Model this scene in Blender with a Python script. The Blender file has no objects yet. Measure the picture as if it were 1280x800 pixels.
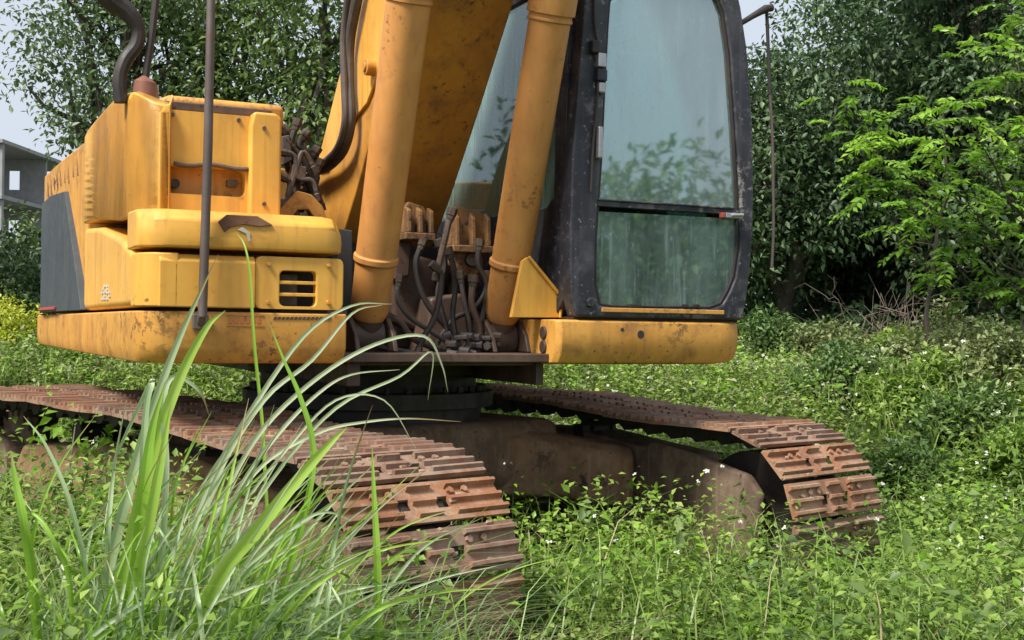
import bpy, math, random
import numpy as np
from mathutils import Vector, Matrix
R = math.radians
rnd = random.Random(7)
rng = np.random.default_rng(11)
scene = bpy.context.scene
col = scene.collection

# ---------------------------------------------------------------- camera
F, HOR, CZ, ROLL = 1523.0, 411.7, 1.354, R(0.787)
cam_d = bpy.data.cameras.new('camera')
cam = bpy.data.objects.new('camera', cam_d)
col.objects.link(cam)
cam_d.sensor_width = 36.0
cam_d.lens = 36.0 * F / 1280.0
cam_d.clip_start = 0.05
cam_d.clip_end = 2000
cam.matrix_world = (Matrix.Translation((0, 0, CZ)) @ Matrix.Rotation(math.pi / 2 + math.atan((HOR - 400) / F), 4, 'X')
                    @ Matrix.Rotation(ROLL, 4, 'Z'))
scene.camera = cam

# ---------------------------------------------------------------- sky and sun
SUN_EL, SUN_AZ = R(54), R(-136)      # azimuth measured clockwise from +Y: behind the camera, to the left
w = bpy.data.worlds.new('World')
scene.world = w
w.use_nodes = True
nt = w.node_tree
nt.nodes.clear()
wo = nt.nodes.new('ShaderNodeOutputWorld')
bg = nt.nodes.new('ShaderNodeBackground')
sky = nt.nodes.new('ShaderNodeTexSky')
sky.sky_type = 'NISHITA'
sky.sun_disc = False
sky.sun_elevation = SUN_EL
sky.sun_rotation = SUN_AZ
sky.dust_density = 4.0
sky.air_density = 1.3
cl = nt.nodes.new('ShaderNodeMix')
cl.data_type = 'RGBA'
cl.inputs[0].default_value = 0.8
cl.inputs[7].default_value = (7.6, 8.3, 9.4, 1)      # even cloud cover
nt.links.new(sky.outputs[0], cl.inputs[6])
nt.links.new(cl.outputs[2], bg.inputs[0])
bg.inputs[1].default_value = 0.062
nt.links.new(bg.outputs[0], wo.inputs[0])
sd = bpy.data.lights.new('sun', 'SUN')
sd.energy = 3.9
sd.angle = R(15)
sd.color = (1.0, 0.95, 0.87)
sun = bpy.data.objects.new('sun', sd)
col.objects.link(sun)
dv = Vector((math.sin(SUN_AZ) * math.cos(SUN_EL), math.cos(SUN_AZ) * math.cos(SUN_EL), math.sin(SUN_EL)))
sun.rotation_euler = dv.to_track_quat('Z', 'Y').to_euler()
sun.location = (-6, -6, 12)
scene.view_settings.view_transform = 'Standard'
scene.view_settings.look = 'None'
scene.view_settings.exposure = 0.76
scene.view_settings.gamma = 1.0

# ---------------------------------------------------------------- materials
def nodes(name):
    m = bpy.data.materials.new(name)
    m.use_nodes = True
    n = m.node_tree
    return m, n, n.nodes['Principled BSDF']

def noise(n, scale, detail=4, rough=0.6, coord='Position', stretch=None):
    tc = n.nodes.new('ShaderNodeTexCoord' if coord != 'Position' else 'ShaderNodeNewGeometry')
    t = n.nodes.new('ShaderNodeTexNoise')
    t.inputs['Scale'].default_value = scale
    t.inputs['Detail'].default_value = detail
    t.inputs['Roughness'].default_value = rough
    if stretch:
        mp = n.nodes.new('ShaderNodeMapping')
        mp.inputs['Scale'].default_value = stretch
        n.links.new(tc.outputs[coord], mp.inputs[0])
        n.links.new(mp.outputs[0], t.inputs[0])
    else:
        n.links.new(tc.outputs[coord], t.inputs[0])
    return t.outputs[0]

def ramp(n, src, stops):
    r = n.nodes.new('ShaderNodeValToRGB')
    e = r.color_ramp.elements
    while len(e) < len(stops):
        e.new(0.5)
    for i, (p, c) in enumerate(stops):
        e[i].position = p
        e[i].color = (*c, 1) if len(c) == 3 else c
    n.links.new(src, r.inputs[0])
    return r.outputs[0]

def mix(n, fac, a, b):
    x = n.nodes.new('ShaderNodeMix')
    x.data_type = 'RGBA'
    if isinstance(fac, (int, float)): x.inputs[0].default_value = fac
    else: n.links.new(fac, x.inputs[0])
    for k, v in ((6, a), (7, b)):
        if isinstance(v, tuple): x.inputs[k].default_value = (*v, 1)
        else: n.links.new(v, x.inputs[k])
    return x.outputs[2]

def bump(n, b, src, strength=0.3, dist=0.01):
    bp = n.nodes.new('ShaderNodeBump')
    bp.inputs['Strength'].default_value = strength
    bp.inputs['Distance'].default_value = dist
    n.links.new(src, bp.inputs['Height'])
    n.links.new(bp.outputs[0], b.inputs['Normal'])

W3 = lambda v: (v, v, v)
def worn(name, base, base2, dirt, rust, dirt_lo=0.5, rust_lo=0.63, rough=0.5, metallic=0.0, streak=0.45, bstr=0.15):
    """painted or bare metal: two-tone base, vertical dirt streaks, patchy grime, rust chips"""
    m, n, b = nodes(name)
    c = mix(n, ramp(n, noise(n, 3.0, 5), [(0.35, W3(0)), (0.68, W3(1))]), base, base2)
    s = ramp(n, noise(n, 9.0, 4, 0.6, stretch=(0.7, 0.7, 0.14)), [(0.5, W3(0)), (0.72, W3(streak))])
    c = mix(n, s, c, dirt)
    g = ramp(n, noise(n, 5.5, 8, 0.72), [(dirt_lo, W3(0)), (dirt_lo + 0.2, W3(0.75))])
    c = mix(n, g, c, dirt)
    sp = noise(n, 38.0, 5, 0.7)
    k = ramp(n, sp, [(rust_lo, W3(0)), (rust_lo + 0.04, W3(1))])
    c = mix(n, k, c, rust)
    # larger chips gathered in a few patches
    pa = ramp(n, noise(n, 2.2, 3), [(0.52, W3(0)), (0.66, W3(1))])
    ch = ramp(n, noise(n, 22.0, 7, 0.75), [(rust_lo - 0.11, W3(0)), (rust_lo - 0.07, W3(1))])
    mm = n.nodes.new('ShaderNodeMath'); mm.operation = 'MULTIPLY'
    n.links.new(pa, mm.inputs[0]); n.links.new(ch, mm.inputs[1])
    c = mix(n, mm.outputs[0], c, rust)
    st2 = ramp(n, noise(n, 30.0, 3, 0.5, stretch=(1, 1, 0.045)), [(0.56, W3(0)), (0.70, W3(streak * 0.7))])
    c = mix(n, st2, c, dirt)
    if name.startswith(('rusty_track', 'muddy', 'streaked')):
        oi = n.nodes.new('ShaderNodeObjectInfo')
        hv = n.nodes.new('ShaderNodeHueSaturation')
        mr = n.nodes.new('ShaderNodeMapRange'); mr.inputs[3].default_value = 0.82; mr.inputs[4].default_value = 1.12
        n.links.new(oi.outputs['Random'], mr.inputs[0]); n.links.new(mr.outputs[0], hv.inputs['Value'])
        mr2 = n.nodes.new('ShaderNodeMapRange'); mr2.inputs[1].default_value = 0.3; mr2.inputs[3].default_value = 0.88; mr2.inputs[4].default_value = 1.06
        n.links.new(oi.outputs['Random'], mr2.inputs[0]); n.links.new(mr2.outputs[0], hv.inputs['Saturation'])
        n.links.new(c, hv.inputs['Color']); c = hv.outputs[0]
    n.links.new(c, b.inputs['Base Color'])
    rr = ramp(n, noise(n, 14.0, 4), [(0.3, W3(rough - 0.12)), (0.7, W3(rough + 0.2))])
    n.links.new(rr, b.inputs['Roughness'])
    b.inputs['Metallic'].default_value = metallic
    bump(n, b, sp, bstr, 0.004)
    return m

YEL = worn('weathered_yellow_paint', (0.78, 0.42, 0.07), (0.66, 0.33, 0.05), (0.30, 0.13, 0.03), (0.10, 0.04, 0.02), 0.6, 0.70, 0.42)
YEL_D = worn('dirty_yellow_paint', (0.68, 0.34, 0.065), (0.54, 0.25, 0.045), (0.22, 0.10, 0.035), (0.07, 0.03, 0.02), 0.52, 0.63, 0.55)
YEL_C = worn('faded_orange_cylinder_paint', (0.66, 0.31, 0.085), (0.55, 0.24, 0.06), (0.36, 0.16, 0.06), (0.08, 0.035, 0.02), 0.55, 0.66, 0.5)
BOOMM = worn('grimy_boom_paint', (0.62, 0.29, 0.04), (0.46, 0.20, 0.03), (0.22, 0.10, 0.035), (0.05, 0.03, 0.02), 0.5, 0.69, 0.5)
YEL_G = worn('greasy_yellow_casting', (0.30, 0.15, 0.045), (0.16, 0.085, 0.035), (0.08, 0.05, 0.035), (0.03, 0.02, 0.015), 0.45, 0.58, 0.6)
BLK = worn('dusty_black_paint', (0.014, 0.015, 0.022), (0.026, 0.028, 0.038), (0.10, 0.095, 0.10), (0.22, 0.20, 0.19), 0.50, 0.62, 0.5)
DGREY = worn('dark_grey_panel', (0.035, 0.045, 0.055), (0.05, 0.06, 0.07), (0.10, 0.09, 0.07), (0.2, 0.13, 0.08), 0.58, 0.72, 0.5)
GREASE = worn('greasy_brown_steel', (0.06, 0.038, 0.028), (0.10, 0.06, 0.042), (0.16, 0.10, 0.07), (0.02, 0.015, 0.012), 0.5, 0.62, 0.5)
DARK = worn('oily_dark_steel', (0.02, 0.016, 0.015), (0.035, 0.027, 0.024), (0.07, 0.05, 0.04), (0.012, 0.01, 0.01), 0.52, 0.62, 0.55)
RUST = worn('rusty_track_steel', (0.30, 0.135, 0.070), (0.16, 0.08, 0.048), (0.38, 0.27, 0.185), (0.085, 0.045, 0.032), 0.45, 0.66, 0.78, 0, 0.5, 0.7)
CAPR = worn('red_brown_rust', (0.20, 0.075, 0.04), (0.11, 0.05, 0.03), (0.28, 0.16, 0.09), (0.04, 0.02, 0.015), 0.5, 0.6, 0.75)
MUD = worn('muddy_frame_steel', (0.25, 0.135, 0.07), (0.14, 0.078, 0.045), (0.36, 0.235, 0.145), (0.03, 0.02, 0.016), 0.47, 0.62, 0.8, 0, 0.7, 0.5)
MUDG = worn('streaked_grey_mud', (0.17, 0.10, 0.06), (0.09, 0.056, 0.036), (0.29, 0.19, 0.12), (0.025, 0.018, 0.015), 0.47, 0.62, 0.85, 0, 1.0, 0.6)
CLOD = worn('dried_mud_clods', (0.34, 0.22, 0.145), (0.24, 0.15, 0.10), (0.42, 0.31, 0.22), (0.12, 0.08, 0.055), 0.5, 0.66, 0.9)
RUBB = worn('dusty_rubber_hose', (0.045, 0.038, 0.035), (0.075, 0.063, 0.056), (0.14, 0.11, 0.09), (0.25, 0.18, 0.14), 0.5, 0.7, 0.6)
STEEL = worn('rusted_bare_rod', (0.17, 0.14, 0.13), (0.11, 0.085, 0.075), (0.10, 0.06, 0.04), (0.2, 0.09, 0.05), 0.52, 0.64, 0.45, 0.3)
CHROME_D = worn('dull_plated_fitting', (0.11, 0.085, 0.065), (0.07, 0.055, 0.045), (0.09, 0.06, 0.045), (0.07, 0.04, 0.03), 0.5, 0.62, 0.45, 0.5)
CHROME = worn('dull_bright_metal', (0.55, 0.55, 0.56), (0.4, 0.4, 0.4), (0.2, 0.18, 0.16), (0.15, 0.08, 0.05), 0.6, 0.7, 0.3, 0.7)
SEATM = worn('grey_seat_cloth', (0.10, 0.12, 0.13), (0.14, 0.16, 0.17), (0.2, 0.2, 0.2), (0.1, 0.1, 0.1), 0.6, 0.8, 0.9)
LINER = worn('pale_cab_liner', (0.36, 0.42, 0.42), (0.30, 0.35, 0.35), (0.2, 0.22, 0.2), (0.1, 0.1, 0.1), 0.6, 0.8, 0.7)
SHEET = worn('pale_plastic_sheet', (0.62, 0.78, 0.72), (0.5, 0.68, 0.62), (0.4, 0.52, 0.48), (0.3, 0.4, 0.36), 0.6, 0.8, 0.6)
CONC = worn('grey_concrete', (0.34, 0.34, 0.34), (0.28, 0.28, 0.28), (0.2, 0.19, 0.18), (0.12, 0.12, 0.12), 0.55, 0.75, 0.9)
REDM = worn('faded_red_strip', (0.45, 0.06, 0.05), (0.38, 0.06, 0.05), (0.3, 0.12, 0.08), (0.1, 0.04, 0.03), 0.6, 0.7)
WHT = worn('scuffed_white_print', (0.62, 0.60, 0.55), (0.5, 0.48, 0.42), (0.4, 0.3, 0.15), (0.3, 0.15, 0.05), 0.55, 0.6)
BARK = worn('rough_grey_bark', (0.07, 0.055, 0.042), (0.045, 0.038, 0.03), (0.10, 0.085, 0.065), (0.04, 0.035, 0.03), 0.5, 0.62, 0.9, 0, 0.4, 0.8)
TWIG = worn('dry_grey_twig', (0.17, 0.13, 0.10), (0.11, 0.085, 0.07), (0.2, 0.17, 0.13), (0.1, 0.08, 0.06), 0.5, 0.7, 0.9)

def glass_mat(name, tint, dust, dustfac, refl=0.05, dripf=0.25):
    m, n, b = nodes(name)
    b.inputs['Base Color'].default_value = (*dust, 1)
    b.inputs['Roughness'].default_value = 0.6
    tr = n.nodes.new('ShaderNodeBsdfTransparent')
    tr.inputs[0].default_value = (*tint, 1)
    gl = n.nodes.new('ShaderNodeBsdfGlossy')
    gl.inputs['Roughness'].default_value = 0.03
    gl.inputs['Color'].default_value = (0.82, 0.95, 0.97, 1)
    fr = n.nodes.new('ShaderNodeFresnel')
    fr.inputs[0].default_value = 1.75
    mth = n.nodes.new('ShaderNodeMath'); mth.operation = 'MULTIPLY_ADD'
    mth.inputs[1].default_value = 1.3; mth.inputs[2].default_value = refl
    n.links.new(fr.outputs[0], mth.inputs[0])
    m1 = n.nodes.new('ShaderNodeMixShader')
    n.links.new(mth.outputs[0], m1.inputs[0]); n.links.new(tr.outputs[0], m1.inputs[1]); n.links.new(gl.outputs[0], m1.inputs[2])
    s = noise(n, 7.0, 6, 0.7, stretch=(1, 1, 0.25))
    d = ramp(n, s, [(0.32, W3(dustfac * 0.45)), (0.75, W3(min(1, dustfac * 1.7)))])
    sp = ramp(n, noise(n, 55.0, 4, 0.7, stretch=(1, 1, 0.35)), [(0.60, W3(0)), (0.72, W3(0.28))])
    dp_ = ramp(n, noise(n, 34.0, 4, 0.6, stretch=(1, 1, 0.07)), [(0.54, W3(0)), (0.70, W3(dripf))])
    a0_ = n.nodes.new('ShaderNodeMath'); a0_.operation = 'ADD'; a0_.use_clamp = True
    n.links.new(d, a0_.inputs[0]); n.links.new(dp_, a0_.inputs[1]); d = a0_.outputs[0]
    ad = n.nodes.new('ShaderNodeMath'); ad.operation = 'ADD'; ad.use_clamp = True
    n.links.new(d, ad.inputs[0]); n.links.new(sp, ad.inputs[1]); d = ad.outputs[0]
    m2 = n.nodes.new('ShaderNodeMixShader')
    n.links.new(d, m2.inputs[0]); n.links.new(m1.outputs[0], m2.inputs[1]); n.links.new(b.outputs[0], m2.inputs[2])
    n.links.new(m2.outputs[0], n.nodes['Material Output'].inputs[0])
    return m
GLASS_U = glass_mat('dusty_teal_windscreen', (0.68, 0.95, 0.88), (0.50, 0.62, 0.60), 0.20, 0.27, 0.12)
GLASS_L = glass_mat('grimy_teal_lower_glass', (0.45, 0.72, 0.66), (0.36, 0.50, 0.47), 0.20, 0.18, 0.22)
GLASS_S = glass_mat('teal_side_glass', (0.6, 0.9, 0.8), (0.34, 0.52, 0.46), 0.24, 0.05)

def leaf_mat(name, dark, mid, bright, transl=0.35, rough=0.42, spec=0.5, extra=None):
    m, n, b = nodes(name)
    at = n.nodes.new('ShaderNodeAttribute'); at.attribute_name = 'tint'
    stops = [(0.0, dark), (0.5, mid), (1.0, bright)]
    c = ramp(n, at.outputs['Fac'], stops)
    if 'blades' in name:
        dr = n.nodes.new('ShaderNodeAttribute'); dr.attribute_name = 'dry'
        c = mix(n, dr.outputs['Fac'], c, (0.38, 0.27, 0.12))
    n.links.new(c, b.inputs['Base Color'])
    b.inputs['Roughness'].default_value = rough
    b.inputs['Specular IOR Level'].default_value = spec
    tl = n.nodes.new('ShaderNodeBsdfTranslucent')
    n.links.new(c, tl.inputs[0])
    ms = n.nodes.new('ShaderNodeMixShader'); ms.inputs[0].default_value = transl
    n.links.new(b.outputs[0], ms.inputs[1]); n.links.new(tl.outputs[0], ms.inputs[2])
    n.links.new(ms.outputs[0], n.nodes['Material Output'].inputs[0])
    return m
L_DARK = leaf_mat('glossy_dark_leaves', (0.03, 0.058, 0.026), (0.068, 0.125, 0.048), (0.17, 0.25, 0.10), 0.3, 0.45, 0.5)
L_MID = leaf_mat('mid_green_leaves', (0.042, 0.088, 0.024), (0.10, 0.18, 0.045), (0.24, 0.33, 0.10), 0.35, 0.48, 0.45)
L_FRESH = leaf_mat('fresh_yellow_green_leaves', (0.11, 0.23, 0.02), (0.22, 0.42, 0.035), (0.38, 0.60, 0.07), 0.45, 0.4)
L_YEL = leaf_mat('yellow_hedge_leaves', (0.26, 0.34, 0.03), (0.46, 0.52, 0.04), (0.62, 0.64, 0.08), 0.4, 0.45)
L_WEED = leaf_mat('weed_leaves', (0.055, 0.105, 0.018), (0.18, 0.30, 0.042), (0.42, 0.54, 0.13), 0.38, 0.5, 0.35)
L_GRASS = leaf_mat('grass_blades', (0.09, 0.17, 0.03), (0.20, 0.32, 0.06), (0.42, 0.48, 0.20), 0.38, 0.4)
L_BLADE = leaf_mat('bright_grass_blades', (0.16, 0.32, 0.03), (0.28, 0.50, 0.05), (0.44, 0.62, 0.12), 0.42, 0.35)
L_PALE = leaf_mat('pale_grass_blades', (0.20, 0.33, 0.12), (0.40, 0.53, 0.28), (0.70, 0.74, 0.52), 0.38, 0.35)
L_SCRUB = leaf_mat('dull_scrub_leaves', (0.10, 0.13, 0.045), (0.19, 0.24, 0.08), (0.36, 0.38, 0.18), 0.3, 0.5)
PETAL = leaf_mat('white_petals', (0.5, 0.5, 0.42), (0.62, 0.62, 0.54), (0.85, 0.85, 0.8), 0.3, 0.6)

def soil():
    m, n, b = nodes('soil_with_green')
    a = noise(n, 2.5, 8, 0.7)
    c = ramp(n, a, [(0.3, (0.035, 0.026, 0.016)), (0.5, (0.05, 0.06, 0.022)), (0.7, (0.07, 0.12, 0.03))])
    n.links.new(c, b.inputs['Base Color'])
    b.inputs['Roughness'].default_value = 0.95
    bump(n, b, noise(n, 25, 6), 0.8, 0.03)
    return m
SOIL = soil()

# ---------------------------------------------------------------- object helpers
def meta(o, label=None, cat=None, group=None, kind=None):
    if label: o['label'] = label
    if cat: o['category'] = cat
    if group: o['group'] = group
    if kind: o['kind'] = kind
    return o

def empty(name, loc=(0, 0, 0)):
    o = bpy.data.objects.new(name, None)
    o.empty_display_size = 0.3
    col.objects.link(o)
    o.location = loc
    return o

class MB:
    def __init__(s): s.v = []; s.f = []
    def add(s, vs, fs):
        k = len(s.v)
        s.v += [tuple(p) for p in vs]
        s.f += [tuple(k + i for i in f) for f in fs]
        return s
    def box(s, x0, x1, y0, y1, z0, z1, M=None):
        vs = [(x, y, z) for z in (z0, z1) for y in (y0, y1) for x in (x0, x1)]
        if M is not None: vs = [tuple(M @ Vector(p)) for p in vs]
        return s.add(vs, [(0, 2, 3, 1), (4, 5, 7, 6), (0, 1, 5, 4), (2, 6, 7, 3), (0, 4, 6, 2), (1, 3, 7, 5)])
    def prism(s, pts, a, b, axis):
        """outline pts extruded from a to b; axis x: pts=(y,z); y: (x,z); z: (x,y)"""
        n = len(pts)
        def P(p, t):
            return {'x': (t, p[0], p[1]), 'y': (p[0], t, p[1]), 'z': (p[0], p[1], t)}[axis]
        vs = [P(p, a) for p in pts] + [P(p, b) for p in pts]
        fs = [tuple(range(n - 1, -1, -1)), tuple(range(n, 2 * n))] + [(i, (i + 1) % n, n + (i + 1) % n, n + i) for i in range(n)]
        return s.add(vs, fs)
    def ring(s, outer, inner, a, b, axis):
        n = len(outer)
        def P(p, t):
            return {'x': (t, p[0], p[1]), 'y': (p[0], t, p[1]), 'z': (p[0], p[1], t)}[axis]
        vs = [P(p, a) for p in outer] + [P(p, a) for p in inner] + [P(p, b) for p in outer] + [P(p, b) for p in inner]
        fs = []
        for i in range(n):
            j = (i + 1) % n
            fs += [(i, n + i, n + j, j), (2 * n + i, 2 * n + j, 3 * n + j, 3 * n + i), (i, j, 2 * n + j, 2 * n + i),
                   (n + i, 3 * n + i, 3 * n + j, n + j)]
        return s.add(vs, fs)
    def tube(s, pts, r, n=10, cap=True):
        pts = [Vector(p) for p in pts]
        rs = r if isinstance(r, (list, tuple)) else [r] * len(pts)
        up = None
        k0 = len(s.v)
        for i, p in enumerate(pts):
            d = (pts[min(i + 1, len(pts) - 1)] - pts[max(i - 1, 0)])
            d = d.normalized() if d.length > 1e-9 else Vector((0, 0, 1))
            if up is None:
                up = d.orthogonal().normalized()
            else:
                up = (up - d * up.dot(d))
                up = up.normalized() if up.length > 1e-6 else d.orthogonal().normalized()
            q = d.cross(up)
            for a in range(n):
                t = 2 * math.pi * a / n
                s.v.append(tuple(p + (up * math.cos(t) + q * math.sin(t)) * rs[i]))
        for i in range(len(pts) - 1):
            for a in range(n):
                b = (a + 1) % n
                s.f.append((k0 + i * n + a, k0 + i * n + b, k0 + (i + 1) * n + b, k0 + (i + 1) * n + a))
        if cap:
            s.f.append(tuple(k0 + a for a in range(n - 1, -1, -1)))
            s.f.append(tuple(k0 + (len(pts) - 1) * n + a for a in range(n)))
        return s
    def mesh(s, name, mat, smooth=True):
        me = bpy.data.meshes.new(name)
        me.from_pydata(s.v, [], s.f)
        me.materials.append(mat)
        import bmesh
        bm = bmesh.new(); bm.from_mesh(me)
        bmesh.ops.recalc_face_normals(bm, faces=bm.faces)
        bm.to_mesh(me); bm.free()
        if smooth:
            me.polygons.foreach_set('use_smooth', [True] * len(me.polygons))
        return me
    def build(s, name, mat, parent=None, bevel=0.0, rot=None, seg=2, smooth=True, label=None):
        o = bpy.data.objects.new(name, s.mesh(name, mat, smooth))
        col.objects.link(o)
        if parent is not None: o.parent = parent
        if rot is not None: o.rotation_euler = (0, 0, rot)
        if smooth:
            b = o.modifiers.new('bevel', 'BEVEL')
            b.width = max(bevel, 0.0015); b.segments = seg if bevel > 0 else 1
            b.limit_method = 'ANGLE'; b.angle_limit = R(32)
            b.harden_normals = True
        if label: o['label'] = label
        return o

def spline(pts, k=6):
    """Catmull-Rom through points of any dimension"""
    P = [np.array(p, float) for p in pts]
    P = [2 * P[0] - P[1]] + P + [2 * P[-1] - P[-2]]
    out = []
    for i in range(1, len(P) - 2):
        for j in range(k):
            t = j / k
            out.append(0.5 * ((2 * P[i]) + (-P[i - 1] + P[i + 1]) * t + (2 * P[i - 1] - 5 * P[i] + 4 * P[i + 1] - P[i + 2]) * t * t
                              + (-P[i - 1] + 3 * P[i] - 3 * P[i + 1] + P[i + 2]) * t ** 3))
    out.append(P[-2])
    return [tuple(p) for p in out]

def fast(name, verts, faces, mat, tint=None, parent=None, smooth=False):
    """numpy mesh, all faces with the same corner count"""
    me = bpy.data.meshes.new(name)
    verts = np.asarray(verts, np.float32); faces = np.asarray(faces, np.int32)
    nf, k = faces.shape
    me.vertices.add(len(verts)); me.vertices.foreach_set('co', verts.ravel())
    me.loops.add(nf * k); me.loops.foreach_set('vertex_index', faces.ravel())
    me.polygons.add(nf)
    me.polygons.foreach_set('loop_start', np.arange(0, nf * k, k, dtype=np.int32))
    me.polygons.foreach_set('loop_total', np.full(nf, k, np.int32))
    if smooth: me.polygons.foreach_set('use_smooth', np.ones(nf, bool))
    me.update(calc_edges=True)
    if tint is not None:
        a = me.attributes.new('tint', 'FLOAT', 'POINT')
        a.data.foreach_set('value', np.asarray(tint, np.float32))
    me.materials.append(mat)
    o = bpy.data.objects.new(name, me)
    col.objects.link(o)
    if parent is not None: o.parent = parent
    return o

def unit(a): return a / np.maximum(np.linalg.norm(a, axis=-1, keepdims=True), 1e-9)

def leaf_arrays(P, D, Nn, L, Wd, fold=0.18):
    """P base, D direction, Nn rough normal, L length, Wd width -> verts, faces (2 quads-as-tris)"""
    D = unit(D); S = unit(np.cross(D, Nn)); U = np.cross(S, D)
    L = L[:, None]; Wd = Wd[:, None]
    a = P; c = P + D * L - U * L * 0.12
    b = P + D * L * 0.45 + S * Wd * 0.5 + U * Wd * fold
    d = P + D * L * 0.45 - S * Wd * 0.5 + U * Wd * fold
    V = np.stack([a, b, c, d], 1).reshape(-1, 3)
    n = len(P); k = np.arange(n)[:, None] * 4
    Fc = np.concatenate([k + np.array([0, 1, 2]), k + np.array([0, 2, 3])], 1).reshape(-1, 3)
    return V, Fc

def blades_arrays(P0, H, lean, width, seg=4, droop=1.0, face=None):
    """curved grass blades: base points, heights, horizontal lean vectors"""
    n = len(P0)
    t = np.linspace(0, 1, seg + 1)[None, :, None]
    up = np.zeros((n, 1, 3)); up[:, :, 2] = H[:, None]
    ln = np.concatenate([lean, np.zeros((n, 1))], 1)[:, None, :]
    C = P0[:, None, :] + up * (t - 0.38 * droop * t ** 3) + ln * t ** 2
    S = np.concatenate([-lean[:, 1:2], lean[:, 0:1], np.zeros((n, 1))], 1)
    if face is not None: S = face
    S = unit(S)[:, None, :]
    wv = width[:, None, None] * (1 - t ** 2.2) * (0.55 + 0.45 * np.minimum(1, t * 4)) * 0.5 + 0.0004
    V = np.stack([C - S * wv, C + S * wv], 2)     # n, seg+1, 2, 3
    V = V.reshape(-1, 3)
    k = np.arange(n)[:, None, None] * (2 * (seg + 1))
    s = np.arange(seg)[None, :, None] * 2
    Fc = (k + s + np.array([0, 1, 3, 2])[None, None, :]).reshape(-1, 4)
    return V, Fc

# ---------------------------------------------------------------- place frames (measured from the photograph)
CX, CY = -0.758, 6.509                       # slewing centre of the machine
TU, TT = R(25.13), R(42.0)                   # heading of the upper structure and of the tracks

def _ray(px, py):
    a = px - 640; b = py - HOR
    u = a * math.cos(ROLL) + b * math.sin(ROLL); v = -a * math.sin(ROLL) + b * math.cos(ROLL)
    return (u / F, 1.0, -v / F)
def _loc(v, t):
    c, s = math.cos(t), math.sin(t)
    return (v[0] * c + v[1] * s, -v[0] * s + v[1] * c, v[2])
def onY(px, py, Y, t=TU):
    """point of the machine plane y=Y seen at this pixel -> (x, z)"""
    o = _loc((-CX, -CY, CZ), t); d = _loc(_ray(px, py), t); k = (Y - o[1]) / d[1]
    return (o[0] + k * d[0], o[2] + k * d[2])
def onX(px, py, X, t=TU):
    o = _loc((-CX, -CY, CZ), t); d = _loc(_ray(px, py), t); k = (X - o[0]) / d[0]
    return (o[1] + k * d[1], o[2] + k * d[2])
def wpt(px, py, Z):
    r = _ray(px, py)
    return Vector((r[0] * Z, Z, CZ + r[2] * Z))

def sstep(x): x = np.clip(x, 0, 1); return x * x * (3 - 2 * x)
def track_xy(X, Y):
    c, s = math.cos(TT), math.sin(TT)
    dx, dy = X - CX, Y - CY
    return dx * c + dy * s, -dx * s + dy * c
def ground_h(X, Y):
    X = np.asarray(X, float); Y = np.asarray(Y, float)
    tx, ty = track_xy(X, Y)
    d = np.hypot(np.maximum(np.abs(tx) - 1.65, 0), np.maximum(np.abs(ty) - 2.4, 0))
    h = 0.05 + 0.78 * sstep(d / 2.4) * sstep((Y - 5.4) / 3.6)
    h = h + 0.30 * sstep((Y - 9.5) / 5.0)
    h = h + 0.035 * np.sin(X * 1.9 + 0.6 * Y) * np.sin(Y * 1.4 - 0.5 * X) * sstep(d / 1.0)
    far = sstep((np.hypot(X, Y) - 30) / 60.0)
    return h * (1 - far * 0.3)

# ---------------------------------------------------------------- ground
gx = np.concatenate([np.linspace(-900, -40, 12)[:-1], np.linspace(-40, -9, 18)[:-1], np.linspace(-9, 9, 130), np.linspace(9, 40, 18)[1:], np.linspace(40, 900, 12)[1:]])
gy = np.concatenate([np.linspace(-900, -30, 12)[:-1], np.linspace(-30, 0, 12)[:-1], np.linspace(0, 18, 130), np.linspace(18, 60, 20)[1:], np.linspace(60, 900, 12)[1:]])
GX, GY = np.meshgrid(gx, gy)
GZ = ground_h(GX, GY)
nx, ny = len(gx), len(gy)
idx = np.arange(nx * ny).reshape(ny, nx)
gf = np.stack([idx[:-1, :-1], idx[:-1, 1:], idx[1:, 1:], idx[1:, :-1]], -1).reshape(-1, 4)
g = fast('ground', np.stack([GX, GY, GZ], -1).reshape(-1, 3), gf, SOIL, smooth=True)
meta(g, kind='structure')

# ================================================================ EXCAVATOR
ex = empty('excavator', (CX, CY, 0))
meta(ex, 'weathered yellow crawler excavator with rusty tracks and dusty black cab, parked in weeds', 'excavator')
def U(mb, name, mat, parent=None, bevel=0.006, **k):
    """part of the upper structure; children of a part inherit its heading"""
    return mb.build(name, mat, parent or ex, bevel, TU if parent is None else None, **k)
def T(mb, name, mat, parent=None, bevel=0.006, **k):
    return mb.build(name, mat, parent or ex, bevel, TT if parent is None else None, **k)

# ---- crawler tracks
IY, IZ, IR = -1.69, 0.455, 0.375      # idler axle (front)
SY, SZ, SR = 1.75, 0.53, 0.375        # sprocket axle (rear)
def track_path():
    pts = []
    for a in np.linspace(-90, -270, 15):            # round the front idler from bottom over front to top
        pts.append((IY + IR * math.cos(R(a)) * 1.0 if False else IY - IR * math.cos(R(a + 90 + 90)) * 0 + IR * math.cos(R(a)), IZ + IR * math.sin(R(a))))
    # top run with carrier rollers and slack
    for y, z in [(-1.2, 0.862), (-0.7, 0.90), (-0.35, 0.93), (0.2, 0.925), (0.7, 0.94), (1.2, 0.925)]:
        pts.append((y, z - 0.03))
    for a in np.linspace(90, -90, 13):
        pts.append((SY + SR * math.cos(R(a)), SZ + SR * math.sin(R(a))))
    for y in (1.2, 0.4, -0.4, -1.2):
        pts.append((y, 0.085))
    return pts
loop = track_path(); loop.append(loop[0])
lp = np.array(loop)
sl = np.hypot(*np.diff(lp, axis=0).T); cum = np.concatenate([[0], np.cumsum(sl)]); TOT = cum[-1]
NS = 56; PITCH = TOT / NS
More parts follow.
